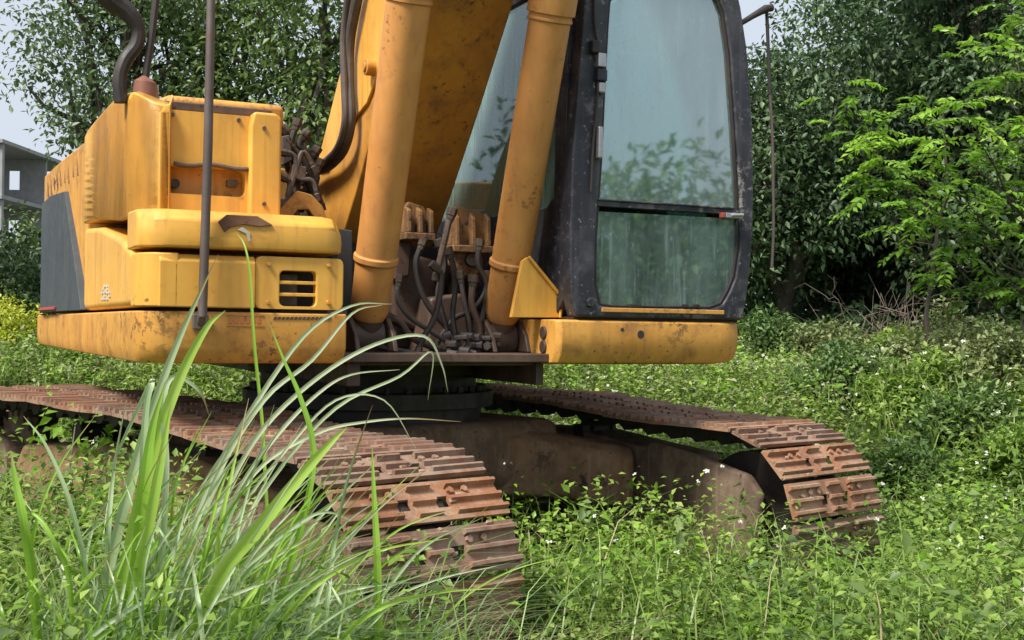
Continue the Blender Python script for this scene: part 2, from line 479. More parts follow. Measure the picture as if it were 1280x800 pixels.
def at_s(s):
    s = s % TOT
    return np.interp(s, cum, lp[:, 0]), np.interp(s, cum, lp[:, 1])
SW = 0.355
sh = MB()
hw = PITCH * 0.49
for x0, x1 in ((-SW, -0.115), (-0.055, 0.055), (0.115, SW)):
    sh.box(x0, x1, -hw, hw, 0, 0.014)
for x0, x1 in ((-0.115, -0.055), (0.055, 0.115)):
    sh.box(x0, x1, -hw, -0.035, 0, 0.0138); sh.box(x0, x1, 0.012, hw, 0, 0.0138)
for yg, hg in ((-0.060, 0.036), (-0.004, 0.032), (0.056, 0.036)):
    sh.prism([(yg - 0.013, 0.013), (yg - 0.006, hg), (yg + 0.006, hg), (yg + 0.013, 0.013)], -SW, -0.118, 'x')
    sh.prism([(yg - 0.013, 0.013), (yg - 0.006, hg), (yg + 0.006, hg), (yg + 0.013, 0.013)], 0.118, SW, 'x')
    sh.prism([(yg - 0.013, 0.013), (yg - 0.006, hg), (yg + 0.006, hg), (yg + 0.013, 0.013)], -0.052, 0.052, 'x')
sh.prism([(-hw - 0.006, 0.0), (-hw - 0.012, 0.02), (-hw + 0.004, 0.024), (-hw + 0.01, 0.0)], -SW + 0.004, SW - 0.004, 'x')
for bx in (-0.2, -0.135, 0.135, 0.2):
    sh.tube([(bx, 0.03, 0.012), (bx, 0.03, 0.028)], 0.014, 6)
shoe_me = sh.mesh('track_shoe', RUST, smooth=False)
lk = MB()
for sx in (-1, 1):
    lk.prism([(-hw, -0.03), (-hw * 0.8, -0.085), (-0.01, -0.098), (0.03, -0.07), (hw * 1.15, -0.075), (hw * 1.2, -0.03), (hw, -0.005), (-hw * 0.9, -0.005)],
             sx * 0.06 - 0.02 * sx, sx * 0.1, 'x')
lk.tube([(-0.105, -hw, -0.05), (0.105, -hw, -0.05)], 0.022, 8)
link_me = lk.mesh('track_link', DARK, smooth=False)

def roller(mb, x, y, z, r, wdt, flange=0.02, n=20):
    mb.tube([(x - wdt, y, z), (x - wdt + 0.03, y, z), (x - wdt + 0.031, y, z), (x + wdt - 0.031, y, z), (x + wdt - 0.03, y, z), (x + wdt, y, z)],
            [r + flange, r + flange, r, r, r + flange, r + flange], n)
    return mb

for side in (-1, 1):
    tx = side * 1.19
    trk = empty('crawler_track'); trk.parent = ex; trk.rotation_euler = (0, 0, TT)
    trk['label'] = 'near rusty steel track' if side < 0 else 'far rusty steel track'
    for i in range(NS):
        s = (i + 0.3) * PITCH
        y0, z0 = at_s(s - PITCH / 2); y1, z1 = at_s(s + PITCH / 2)
        ty, tz = (y1 - y0), (z1 - z0); ln = math.hypot(ty, tz); ty /= ln; tz /= ln
        # travel direction along the loop; outward normal is to its left
        nrm = Vector((0, -tz, ty)); tan = Vector((0, ty, tz))
        # loop runs bottom->front->top->rear, so outward normal = (-tz, ty) in (y,z)
        c0 = Vector((tx, (y0 + y1) / 2, (z0 + z1) / 2))
        M = Matrix((( -1, 0, 0), (0, tan.y, nrm.y), (0, tan.z, nrm.z))).to_4x4()
        M = Matrix.Translation(c0 + nrm * 0.055) @ M @ Matrix.Rotation(R(rnd.uniform(-1.2, 1.2)), 4, 'X') @ Matrix.Rotation(R(rnd.uniform(-.5, .5)), 4, 'Y')
        o = bpy.data.objects.new('track_shoe', shoe_me); col.objects.link(o); o.parent = trk; o.matrix_local = M
        o2 = bpy.data.objects.new('track_link', link_me); col.objects.link(o2); o2.parent = trk
        o2.matrix_local = Matrix.Translation(c0 + nrm * 0.055) @ Matrix(((-1, 0, 0), (0, tan.y, nrm.y), (0, tan.z, nrm.z))).to_4x4()
    mud = MB(); mr_ = random.Random(31 + side)
    for q in range(420):
        s = mr_.uniform(0, TOT); y0, z0 = at_s(s - 0.03); y1, z1 = at_s(s + 0.03)
        ty, tz = (y1 - y0), (z1 - z0); ln = math.hypot(ty, tz); ty /= ln; tz /= ln
        c0 = Vector((tx + mr_.uniform(-SW + .02, SW - .02), (y0 + y1) / 2, (z0 + z1) / 2)) + Vector((0, -tz, ty)) * 0.066
        r0 = mr_.uniform(0.005, 0.017); k0 = mr_.random() * 6
        tn = Vector((0, ty, tz)); nm = Vector((0, -tz, ty)); vs = []
        for a in range(6):
            an = k0 + a * math.pi / 3; rr = r0 * mr_.uniform(0.6, 1.4)
            vs.append(c0 + Vector((1, 0, 0)) * math.cos(an) * rr * 1.7 + tn * math.sin(an) * rr)
        for a in range(6):
            vs.append(c0 + (vs[a] - c0) * 0.6 + nm * r0 * mr_.uniform(0.2, 0.45))
        mud.add(vs, [tuple(range(6, 12))] + [(a, (a + 1) % 6, 6 + (a + 1) % 6, 6 + a) for a in range(6)])
    mo = mud.build('dried_mud', CLOD, trk, 0, None, smooth=False); mo['kind'] = 'stuff'
    inn = -side      # direction of the inner side
    # side frame: box beam with sloping top, yoke at the front, roller guards beneath
    fr = MB()
    top = [(-1.30, 0.30), (-1.30, 0.72), (-0.9, 0.76), (-0.55, 0.80), (0.2, 0.78), (1.3, 0.70), (1.45, 0.55), (1.45, 0.33)]
    fr.prism(top, tx - 0.16, tx + 0.16, 'x')
    fo = T(fr, 'track_frame', MUD, bevel=0.03, seg=3)
    g1 = MB().prism([(-1.28, 0.16), (-1.28, 0.30), (1.3, 0.30), (1.3, 0.2), (0.9, 0.16), (0.6, 0.24), (0.2, 0.24), (-0.1, 0.16), (-0.4, 0.24), (-0.85, 0.24)], tx + inn * 0.15, tx + inn * 0.175, 'x')
    T(g1, 'roller_guard', MUD, fo, 0.004)
    for k in range(4):      # weld ribs on the beam
        T(MB().box(tx + inn * 0.155, tx + inn * 0.19, -0.9 + k * 0.62, -0.86 + k * 0.62, 0.32, 0.74), 'rib', MUD, fo, 0.01)
    yk = MB().prism([(-1.80, 0.34), (-1.84, 0.58), (-1.76, 0.67), (-1.45, 0.74), (-1.12, 0.78), (-1.05, 0.7), (-1.05, 0.25), (-1.45, 0.20), (-1.76, 0.26)], tx + inn * 0.165, tx + inn * 0.215, 'x')
    T(yk, 'idler_guard', MUDG, bevel=0.035, seg=4)
    yk = MB().prism([(-1.9, 0.36), (-1.93, 0.56), (-1.8, 0.64), (-1.45, 0.68), (-1.05, 0.68), (-1.05, 0.3), (-1.5, 0.26), (-1.85, 0.3)], tx - inn * 0.20, tx - inn * 0.165, 'x')
    T(yk, 'idler_guard', MUDG, bevel=0.02)
    iw = MB(); roller(iw, tx, IY, IZ, IR - 0.10, 0.055, 0.0, 36)
    iw.tube([(tx - 0.085, IY, IZ), (tx + 0.085, IY, IZ)], IR - 0.055, 36)
    io = T(iw, 'idler', DARK, bevel=0.006)
    T(MB().tube([(tx - 0.14, IY, IZ), (tx + 0.14, IY, IZ)], 0.1, 20), 'hub', MUDG, io, 0.01)
    sp = MB(); n = 21; pr = []
    for k in range(n * 4):
        a = 2 * math.pi * k / (n * 4); rr = (SR - 0.03) if k % 4 in (0, 1) else (SR - 0.085)
        pr.append((SY + rr * math.cos(a), SZ + rr * math.sin(a)))
    sp.prism(pr, tx - 0.03, tx + 0.03, 'x'); sp.tube([(tx - 0.15, SY, SZ), (tx + 0.17, SY, SZ)], 0.2, 28)
    T(sp, 'sprocket', MUDG, bevel=0.004)
    for k in range(7):
        m_ = MB(); roller(m_, tx, -1.15 + k * 0.375, 0.185, 0.085, 0.12, 0.022)
        T(m_, 'track_roller', DARK, bevel=0.003)
    for yy in (-0.55, 0.75):
        m_ = MB(); roller(m_, tx, yy, 0.80, 0.045, 0.09, 0.015)
        m_.box(tx + inn * 0.1, tx + inn * 0.16, yy - 0.04, yy + 0.04, 0.70, 0.83)
        T(m_, 'carrier_roller', DARK, bevel=0.003)

# ---- car body with its four legs, and the slewing ring
cb = MB()
cb.prism([(-0.62, 0.45), (-0.72, 0.62), (-0.66, 0.88), (0.66, 0.88), (0.72, 0.62), (0.62, 0.45)], -0.78, 0.78, 'x')
car = T(cb, 'car_body', MUD, bevel=0.06, seg=3)
for sx in (-1, 1):
    for sy in (-1, 1):
        a = Vector((sx * 0.45, sy * 0.42, 0.70)); b = Vector((sx * 1.06, sy * 0.92, 0.60))
        d = (b - a); q = Vector((-d.y, d.x, 0)).normalized()
        vs = []
        for p, hw_, zt, zb in ((a, 0.27, 0.86, 0.50), (a.lerp(b, 0.5), 0.20, 0.80, 0.48), (b, 0.17, 0.74, 0.42)):
            for sg in (-1, 1):
                vs += [Vector((p.x, p.y, zb)) + q * hw_ * sg, Vector((p.x, p.y, zt - 0.05)) + q * hw_ * sg, Vector((p.x, p.y, zt)) + q * hw_ * sg * 0.6]
        fs = []
        for k in (0, 6):
            fs += [(k, k + 6, k + 7, k + 1), (k + 1, k + 7, k + 8, k + 2), (k + 2, k + 8, k + 11, k + 5), (k + 5, k + 11, k + 10, k + 4), (k + 4, k + 10, k + 9, k + 3), (k + 3, k + 9, k + 6, k)]
        fs += [(0, 1, 2, 5, 4, 3), (12, 15, 16, 17, 14, 13)]
        T(MB().add(vs, fs), 'leg', MUD, car, 0.035, seg=3)
rg = MB()
rg.tube([(0, 0, 0.87), (0, 0, 0.95), (0, 0, 0.951), (0, 0, 1.03), (0, 0, 1.031), (0, 0, 1.12), (0, 0, 1.121), (0, 0, 1.19)],
        [0.60, 0.60, 0.66, 0.66, 0.57, 0.57, 0.64, 0.64], 64)
ro = U(rg, 'slewing_ring', DARK, bevel=0.004)
for k in range(36):
    a = 2 * math.pi * k / 36
    U(MB().tube([(0.61 * math.cos(a), 0.61 * math.sin(a), 1.03), (0.61 * math.cos(a), 0.61 * math.sin(a), 1.06)], 0.016, 6), 'bolt', DARK, ro, 0, smooth=False)

# ---- deck under everything
YF = -1.36
dk = MB().prism([(-1.34, -1.28), (1.38, -1.28), (1.38, 2.2), (0.9, 2.9), (-0.9, 2.9), (-1.40, 2.3)], 1.205, 1.245, 'z')
dk.box(-0.55, 0.44, -1.17, -1.0, 1.188, 1.203)
for x0, x1 in ((-0.50, -0.44), (0.40, 0.44)):
    dk.box(x0, x1, -1.2, 2.4, 1.10, 1.203)
deck = U(dk, 'deck', GREASE, bevel=0.006)
core = MB().box(-1.20, -0.66, -0.25, 2.6, 1.25, 2.2).box(-0.6, 0.4, 0.75, 2.6, 1.25, 2.1)
U(core, 'inner_bulkhead', DARK, bevel=0.01)

# ---- left hand (in the picture) lower skirt running round the corner
def round_plan(x_in, y_back, x_out, y_front, rad, flare, inset, n=7):
    """plan outline of a shell going along the front then back along the side"""
    pts = [(x_in, y_front)]
    for k in range(n + 1):
        a = R(90 * k / n)
        pts.append((x_out + rad - rad * math.sin(a), y_front + rad - rad * math.cos(a)))
    pts.append((x_out - flare, y_back))
    o = len(pts)
    inner = [(p[0] + inset, p[1]) for p in pts[-1:]] + [(x_out + inset, y_front + inset + rad)] + [(x_out + rad + inset, y_front + inset)] + [(x_in, y_front + inset)]
    return pts + inner
sk = MB()
plan = round_plan(-0.555, 3.05, -1.385, YF, 0.14, 0.07, 0.10)
n = len(plan)
top_, mid_, bot_ = 1.408, 1.29, 1.20
def inset_xy(p, d):
    cx, cy = -0.8, 0.5
    v = Vector((cx - p[0], cy - p[1])); v.normalize()
    return (p[0] + v.x * d, p[1] + v.y * d)
rows = [[(p[0], p[1], 1.408) for p in plan], [(p[0], p[1], 1.27) for p in plan],
        [(*inset_xy(p, 0.02), 1.225) for p in plan], [(*inset_xy(p, 0.05), 1.202) for p in plan]]
vs = sum(rows, []); fs = [tuple(range(n)), tuple(range(4 * n - 1, 3 * n - 1, -1))]
for r_ in range(3):
    for i in range(n): fs.append((r_ * n + i, r_ * n + (i + 1) % n, (r_ + 1) * n + (i + 1) % n, (r_ + 1) * n + i))
skirt = U(sk.add(vs, fs), 'side_skirt', YEL_D, bevel=0.008)

# lower storage box (front, with grille opening) and its side return
(gx0, gz1), (gx1, gz0) = onY(350, 338, YF), onY(395, 386, YF)
bx0, bx1, bz0, bz1 = -1.30, -0.572, 1.423, 1.635
def rect_pts(x0, x1, z0, z1, r=0.0, k=3):
    out = []
    for (cx, cz, a0) in ((x1 - r, z1 - r, 0), (x0 + r, z1 - r, 90), (x0 + r, z0 + r, 180), (x1 - r, z0 + r, 270)):
        for j in range(k + 1):
            a = R(a0 + 90 * j / k)
            out.append((cx + r * math.cos(a), cz + r * math.sin(a)))
    return out
fb = MB()
fb.ring(rect_pts(gx0 - 0.10, bx1, bz0, bz1, 0.025), rect_pts(gx0, gx1, gz0 + 0.008, gz1, 0.02), YF - 0.002, YF + 0.05, 'y')
fb.prism([(YF - 0.012, bz0), (YF - 0.012, bz1 - 0.03), (YF + 0.01, bz1 - 0.004), (YF + 0.3, bz1), (YF + 0.3, bz0)], -1.315, gx0 - 0.101, 'x')
lbox = U(fb, 'storage_box', YEL, bevel=0.012, seg=3)
U(MB().box(gx0 - 0.05, bx1 - 0.01, YF + 0.16, YF + 0.3, bz0, bz1 - 0.006), 'box_interior', DARK, lbox)
gr = MB(); hgt = gz1 - gz0
for t_ in (0.36, 0.68):
    gr.box(gx0 - 0.004, gx1 + 0.004, YF + 0.006, YF + 0.02, gz0 + hgt * t_ - 0.006, gz0 + hgt * t_ + 0.008)
U(gr, 'grille_bar', YEL, lbox, 0.003)
U(MB().box(gx0 + 0.0, gx0 + 0.09, YF + 0.06, YF + 0.12, gz0 + 0.01, gz1 - 0.01), 'grille_backing', RUBB, lbox)
# side return of the storage box (machine side), with the raised shoulder
sr = MB().prism([(-1.17, 1.423), (0.60, 1.423), (0.60, 1.86), (-0.05, 1.82), (-0.75, 1.73), (-1.1, 1.66), (-1.17, 1.635)], -1.392, -1.25, 'x')
U(sr, 'side_panel', YEL, bevel=0.03, seg=4)
cn = MB()
pl = []
for k in range(9):
    a = R(90 * k / 8); pl.append((-1.392 + 0.14 - 0.14 * math.sin(a), YF - 0.012 + 0.14 - 0.14 * math.cos(a)))
pl = [(-1.24, YF - 0.012)] + pl + [(-1.392, -1.16), (-1.24, -1.16)]
cn.prism(pl, 1.423, 1.635, 'z')
U(cn, 'corner_panel', YEL, bevel=0.008)

# upper step: faceted block standing proud of the panel above
st = MB()
prof = [(YF - 0.022, 1.655), (YF - 0.03, 1.70), (YF - 0.022, 1.765), (YF + 0.03, 1.808), (YF + 0.34, 1.815), (YF + 0.34, 1.655)]
def lerp(a, b, t): return a + (b - a) * t
secs = [(-1.39, 0.10, 0.0), (-1.33, 0.02, 0.0), (-1.28, 0.0, 0.0), (-0.66, 0.0, 0.0), (-0.61, 0.015, -0.006), (-0.575, 0.05, -0.035)]
n = len(prof); vs = []
for x, dy, dz in secs:
    for i, (y, z) in enumerate(prof):
        yy = y + (dy if y < YF + 0.1 else 0)
        zz = z + (dz if z > 1.75 else 0)
        vs.append((x, yy, zz))
fs = [tuple(range(n - 1, -1, -1)), tuple(len(vs) - n + i for i in range(n))]
for s_ in range(len(secs) - 1):
    for i in range(n): fs.append((s_ * n + i, s_ * n + (i + 1) % n, (s_ + 1) * n + (i + 1) % n, (s_ + 1) * n + i))
step = U(st.add(vs, fs), 'step', YEL, bevel=0.012, seg=3)
wp = MB()
pp = [onY(*p, YF - 0.035) for p in [(273, 277), (284, 268), (300, 269), (322, 270), (341, 281), (325, 283), (305, 280), (288, 284), (281, 290)]]
wp.prism(pp, YF - 0.034, YF - 0.012, 'y')
U(wp, 'worn_patch', CAPR, step, 0.001, label='bare rusty patch on the step edge')
pp = [onY(*p, YF - 0.037) for p in [(297, 287), (304, 284), (313, 291), (314, 302), (311, 302), (308, 292)]]
U(MB().prism(pp, YF - 0.0335, YF - 0.02, 'y'), 'scratch', WHT, step, 0.001)

# upper panel with the recessed handle pocket
YP = -1.05
px0, px1, pz0, pz1 = -1.245, -0.925, 1.80, 2.245
(hx0, hz1), (hx1, hz0) = onY(207, 205, YP), onY(312, 247, YP)
up = MB()
up.ring([(px1, pz1)] * 1 + [(px0, pz1), (px0, pz0), (px1, pz0)], [(hx1 - 0.005, hz1), (hx0, hz1), (hx0, hz0), (hx1 - 0.005, hz0)], YP, YP + 0.06, 'y') if False else None
k_ = 3
outer = [(px1, pz1)] * (k_ + 1) + [(px0, pz1)] * (k_ + 1) + [(px0, pz0)] * (k_ + 1) + [(px1, pz0)] * (k_ + 1)
def spread(c, r, k):   # keeps the outer rim free of doubled points
    (x0, x1, z0, z1) = c
    return rect_pts(x0, x1, z0, z1, r, k)
up.ring(spread((px0, px1 + 0.04, pz0, pz1), 0.02, 3), rect_pts(hx0, hx1 - 0.02, hz0, hz1, 0.028, 3), YP, YP + 0.07, 'y')
upn = U(up, 'door_panel', YEL, bevel=0.004)
U(MB().box(px0 + 0.01, px1 + 0.02, YP + 0.075, YP + 0.1, pz0, pz1 - 0.02), 'pocket_back', YEL_D, upn)
hb = MB()
pts = [(hx0 + 0.03 + (hx1 - hx0 - 0.04) * t, YP - 0.012 + 0.008 * math.sin(t * 3.1), hz1 + 0.004 - 0.03 * t * 0 - 0.006 * math.sin(t * 9)) for t in np.linspace(0, 1, 12)]
hb.tube(pts, 0.010, 8)
U(hb, 'handle', GREASE, upn, 0.001, label='rusted door handle bar')
U(MB().tube([(hx0 + 0.045, YP + 0.03, hz0 + 0.045), (hx0 + 0.045, YP + 0.062, hz0 + 0.045)], 0.020, 14), 'lock', DARK, upn, 0.002)
U(MB().box(hx1 - 0.09, hx1 - 0.045, YP + 0.03, YP + 0.06, hz0 + 0.045, hz0 + 0.075), 'latch', GREASE, upn, 0.003)
cp = MB().prism([(-0.905, 1.80), (-0.905, 2.20), (-0.89, 2.262), (-0.79, 2.262), (-0.768, 2.24), (-0.768, 1.80)], YP - 0.035, YP + 0.35, 'y')
U(cp, 'door_post', YEL, bevel=0.014, seg=3)
U(MB().box(-1.245, -0.80, YP + 0.025, YP + 0.30, 2.249, 2.285), 'hood_edge', GREASE, bevel=0.006)

for px, py in ((215, 143), (298, 150), (330, 160), (330, 255)):
    yy = YP - (0.0 if px < 320 else 0.035)
    x_, z_ = onY(px, py, yy)
    U(MB().tube([(x_, yy - 0.008, z_), (x_, yy + 0.004, z_)], 0.009, 6), 'bolt', GREASE, None, 0.001, smooth=False)
for px, py in ((183, 375), (335, 330), (335, 378), (410, 332), (410, 378)):
    x_, z_ = onY(px, py, YF)
    U(MB().tube([(x_, YF - 0.018, z_), (x_, YF + 0.004, z_)], 0.008, 6), 'bolt', YEL_D, None, 0.001, smooth=False)
# tall shoulder of the body side
shd = MB()
spl = [(-1.20, -0.95), (-1.235, -1.088), (-1.275, -1.095), (-1.315, -1.075), (-1.35, -1.02), (-1.372, -0.93), (-1.386, -0.75), (-1.394, -0.45), (-1.396, 0.1), (-1.398, 0.62), (-1.20, 0.62)]
def top_z(y): return float(np.interp(y, [-1.1, -1.05, -0.95, -0.6, -0.2], [2.262, 2.30, 2.335, 2.372, 2.39]))
def bot_z(y): return float(np.interp(y, [-1.1, -0.75, -0.35, 0.0, 0.62], [1.80, 1.80, 1.835, 1.868, 1.885]))
n = len(spl); rows = []
for lv in range(5):
    row = []
    for x, y in spl:
        zt_, zb_ = top_z(y), bot_z(y)
        z = (zb_, zb_ + 0.01, zt_ - 0.045, zt_ - 0.012, zt_)[lv]
        q = (0.006, 0.0, 0.0, 0.012, 0.04)[lv]
        row.append((x + (q if x < -1.25 else 0), y + (q if y < -0.9 else 0), z))
    rows.append(row)
fs = [tuple(range(n - 1, -1, -1)), tuple(range(4 * n, 5 * n))]
for r_ in range(4):
    for i in range(n): fs.append((r_ * n + i, r_ * n + (i + 1) % n, (r_ + 1) * n + (i + 1) % n, (r_ + 1) * n + i))
U(shd.add(sum(rows, []), fs), 'side_door', YEL, bevel=0.004)
hd = MB().prism([(-1.08, 1.842), (-1.10, 2.0), (-1.09, 2.24), (-1.03, 2.30), (-0.75, 2.36), (-0.45, 2.385), (0.62, 2.39), (0.62, 1.885), (-0.05, 1.842), (-0.6, 1.80), (-1.08, 1.80)], -1.39, -1.25, 'x')
U(shd, 'side_door', YEL, bevel=0.035, seg=4)
hd = MB().prism([(-1.24, 2.2), (-1.24, 2.36), (-1.15, 2.40), (-0.62, 2.40), (-0.62, 2.2)], -0.55, 2.6, 'y')
U(hd, 'hood', YEL_D, bevel=0.03, seg=3)

# counterweight side, dark panel, strip, small print
cw = MB()
rowsx = [(0.66, -1.378), (1.6, -1.43), (2.5, -1.46), (2.9, -1.43), (3.12, -1.30), (3.2, -1.1)]
zt = 2.345
outl = [(x, y) for y, x in rowsx] + [(-0.6, 3.25), (0.6, 3.25), (1.1, 3.2), (1.38, 3.0), (1.42, 2.2), (1.30, 2.15), (-1.2, 0.68)]
cwt = [(-1.1, 3.2)]
cw.prism(outl, 1.423, zt, 'z')
U(cw, 'counterweight', YEL_D, bevel=0.02, seg=3)
dp = MB()
cwy = [0.40, 0.62, 1.6, 2.5, 2.9, 3.12, 3.2]; cwx = [-1.397, -1.400, -1.432, -1.46, -1.43, -1.30, -1.1]
ys = [0.52, 0.8, 1.05, 1.3, 1.6, 2.0, 2.5, 2.9, 3.12, 3.19]
vs = []
for off in (-0.016, 0.03):
    for y in ys:
        x = float(np.interp(y, cwy, cwx)) + off; yy = y + (0.012 if y > 3 and off < 0 else 0)
        vs += [(x, yy, 1.4245), (x, yy, float(np.interp(y, [0.52, 1.3, 2.2, 3.2], [1.43, 2.12, 2.17, 2.10])))]
m_n = len(ys); fs = []
for i in range(m_n - 1):
    a = 2 * i; b = 2 * m_n + 2 * i
    fs += [(a, a + 2, a + 3, a + 1), (b, b + 1, b + 3, b + 2), (a + 1, a + 3, b + 3, b + 1), (a, b, b + 2, a + 2)]
fs += [(0, 1, 2 * m_n + 1, 2 * m_n), (2 * m_n - 2, 4 * m_n - 2, 4 * m_n - 1, 2 * m_n - 1)]
U(dp.add(vs, fs), 'dark_panel', DGREY, bevel=0.004)
U(MB().prism([(-1.462, 1.6), (-1.486, 2.5), (-1.455, 2.9), (-1.42, 2.9), (-1.45, 1.6)], 1.436, 1.453, 'z'), 'reflective_strip', REDM, bevel=0.002)
# small printed marks
def marks(pts, name, mat, Xp, dx, parent=None):
    m_ = MB()
    for quad in pts:
        q = [onX(*p, Xp) for p in quad]
        m_.prism(q, Xp - 0.003, Xp + dx, 'x')
    return U(m_, name, mat, parent, 0, smooth=False)
def marksY(pts, name, mat, Yp, parent=None):
    m_ = MB()
    for quad in pts:
        m_.prism([onY(*p, Yp) for p in quad], Yp - 0.003, Yp + 0.006, 'y')
    return U(m_, name, mat, parent, 0, smooth=False)
def seg_rows(x0, y0, w_, h_, gap, pattern, sl=0.0):
    out = []
    for r_, row in enumerate(pattern):
        for c_, ch in enumerate(row):
            if ch != '.':
                x = x0 + c_ * (w_ + gap); y = y0 + r_ * (h_ + gap) + sl * c_
                out.append([(x, y), (x + w_, y + sl), (x + w_, y + h_ + sl), (x, y + h_)])
    return out
marks(seg_rows(127, 356, 2.0, 3.0, 1.0, ['.xx.', 'x.x.', 'xxxx', '.x.x', 'xxx.']), 'serial_print', WHT, -1.3935, 0.006)
mk = MB()
for k in range(9):          # what is left of a worn-off decal: slanted dark strokes
    a = 0.95 + 0.16 * k; x = float(np.interp(a, [0.66, 1.6, 2.5, 2.9], [-1.378, -1.43, -1.46, -1.43])) - 0.003
    z0 = 2.18 + 0.012 * math.sin(k * 2.3); z1 = 2.29 - 0.02 * abs(math.sin(k * 1.7))
    mk.prism([(a, z0), (a + 0.05 + 0.02 * math.sin(k), z0), (a + 0.10, z1), (a + 0.055, z1)], x, x + 0.006, 'x')
U(mk, 'faded_decal', CAPR, None, 0, smooth=False)['kind'] = 'stuff'
marksY([[(283, 393), (330, 393.5), (330, 395), (283, 394.5)], [(283, 406), (330, 407), (330, 408.5), (283, 407.5)]] +
       [[(286 + 7 * i, 397), (290 + 7 * i, 397), (290 + 7 * i, 404), (286 + 7 * i, 404)] for i in range(6)], 'warning_print', worn('faded_red_print', (0.5, 0.13, 0.05), (0.5, 0.2, 0.05), (0.4, 0.2, 0.05), (0.3, 0.1, 0.05)), YF - 0.0005, None)
marksY([[(343 + 5.2 * i, 396), (346.5 + 5.2 * i, 396), (345 + 5.2 * i, 399.5), (341.5 + 5.2 * i, 399.5)] for i in range(14)], 'hazard_print', GREASE, YF - 0.0005, None)

# vertical rod standing in front of the boxes
rd = MB()
a0 = onY(253, 402, YF - 0.06); a1 = onY(264, -40, YF - 0.06)
pts = [(a0[0], YF - 0.02, a0[1] - 0.01), (a0[0], YF - 0.06, a0[1] + 0.02), (lerp(a0[0], a1[0], .5) + 0.004, YF - 0.06, lerp(a0[1], a1[1], .5)), (a1[0], YF - 0.06, a1[1]), (a1[0] + .02, YF - .06, a1[1] + .35)]
rd.tube(pts, [0.014, 0.018, 0.018, 0.016, 0.016], 12)
ro_ = U(rd, 'grab_rail', STEEL, bevel=0.001)
U(MB().box(a0[0] - 0.03, a0[0] + 0.03, YF - 0.03, YF - 0.002, a0[1] - 0.03, a0[1] + 0.03), 'foot_bracket', STEEL, ro_, 0.004)

# mirror stem and hose at the top left
def yplane_pts(pix, Y, dy=0.0):
    return [(onY(px, py, Y + dy * i)[0], Y + dy * i, onY(px, py, Y + dy * i)[1]) for i, (px, py) in enumerate(pix)]
U(MB().tube(spline(yplane_pts([(118, -25), (142, 2), (158, 14), (171, 34), (170, 55), (156, 75), (149, 98), (151, 128)], -0.85), 5), [0.052, .052, .052, .05, .05, .048, .046, .044, .042, .042, .04, .04, .038, .036, .034, .032, .03, .03, .03, .03, .03, .03, .03, .03, .03, .03, .03, .03, .03, .03, .03, .03, .03, .03, .03, .03], 10), 'mirror_stem', DARK, bevel=0.001)
U(MB().tube(spline(yplane_pts([(196, -20), (193, 10), (188, 50), (182, 92), (181, 118)], -0.85), 4), 0.016, 8), 'stay_rod', DARK, bevel=0.001)
c_ = onY(181, 112, -0.85)
U(MB().tube([(c_[0], -0.85, c_[1] - 0.06), (c_[0], -0.85, c_[1] + 0.03), (c_[0] + .01, -0.85, c_[1] + 0.05)], [0.06, 0.05, 0.025], 14), 'filler_cap', worn('rusty_cap', (0.22, 0.08, 0.045), (0.13, 0.05, 0.03), (0.2, 0.12, 0.1), (0.05, 0.03, 0.02)), bevel=0.004)

# ---- centre: hoses, valve block, lugs, brackets
gap_pts = [[(352, 160), (365, 175), (358, 205), (372, 230), (366, 262), (380, 300)],
           [(372, 150), (362, 190), (378, 215), (390, 240), (400, 275), (420, 300)],
           [(395, 215), (380, 190), (372, 205), (362, 240), (352, 270)],
           [(400, 200), (388, 230), (372, 250), (374, 290), (400, 320)],
           [(356, 175), (375, 195), (392, 225), (402, 262)]]
gap_pts += [[(350, 190), (368, 195), (372, 222), (390, 226), (398, 250)], [(384, 165), (374, 182), (388, 196), (386, 230), (374, 262)], [(360, 240), (374, 248), (392, 270), (410, 300)],
            [(350, 220), (362, 228), (360, 250), (371, 270), (366, 290)], [(397, 185), (386, 205), (396, 222), (386, 250), (394, 285)]]
hm = [RUBB, DARK, GREASE, RUBB, DARK] * 2
for i, g_ in enumerate(gap_pts):
    U(MB().tube(spline(yplane_pts(g_, -0.55 - 0.05 * (i % 3)), 4), 0.017 - 0.002 * (i % 3), 8), 'hydraulic_hose', hm[i], bevel=0.001)
def poly_part(pix, Y, th, name, mat, parent=None, bevel=0.006, seg=2):
    return U(MB().prism([onY(*p, Y) for p in pix], Y, Y + th, 'y'), name, mat, parent, bevel, seg=seg)
poly_part([(350, 262), (372, 238), (390, 243), (404, 258), (411, 280), (398, 279), (386, 262), (372, 262), (360, 280), (350, 280)], -0.80, 0.03, 'hose_bracket', YEL_D)
poly_part([(352, 170), (362, 168), (366, 200), (354, 206)], -0.62, 0.06, 'valve_fitting', RUBB)
poly_part([(366, 205), (384, 208), (382, 226), (364, 222)], -0.66, 0.08, 'valve_fitting', GREASE)
poly_part([(421, 285), (441, 288), (441, 384), (424, 388)], -0.85, 0.25, 'corner_post', DGREY)
# bulkhead behind the cylinder feet
U(MB().box(-0.56, 0.44, -0.28, -0.22, 1.25, 1.78), 'front_bulkhead', DARK, bevel=0.01)
# twin boom-foot brackets
for s_ in (-1, 1):
    bk = MB().prism([(-0.55, 1.245), (-0.46, 1.62), (-0.20, 1.86), (0.15, 2.02), (0.35, 1.95), (0.5, 1.6), (0.6, 1.245)], s_ * 0.30 - 0.02, s_ * 0.30 + 0.02, 'x')
    U(bk, 'boom_bracket', GREASE, bevel=0.01)
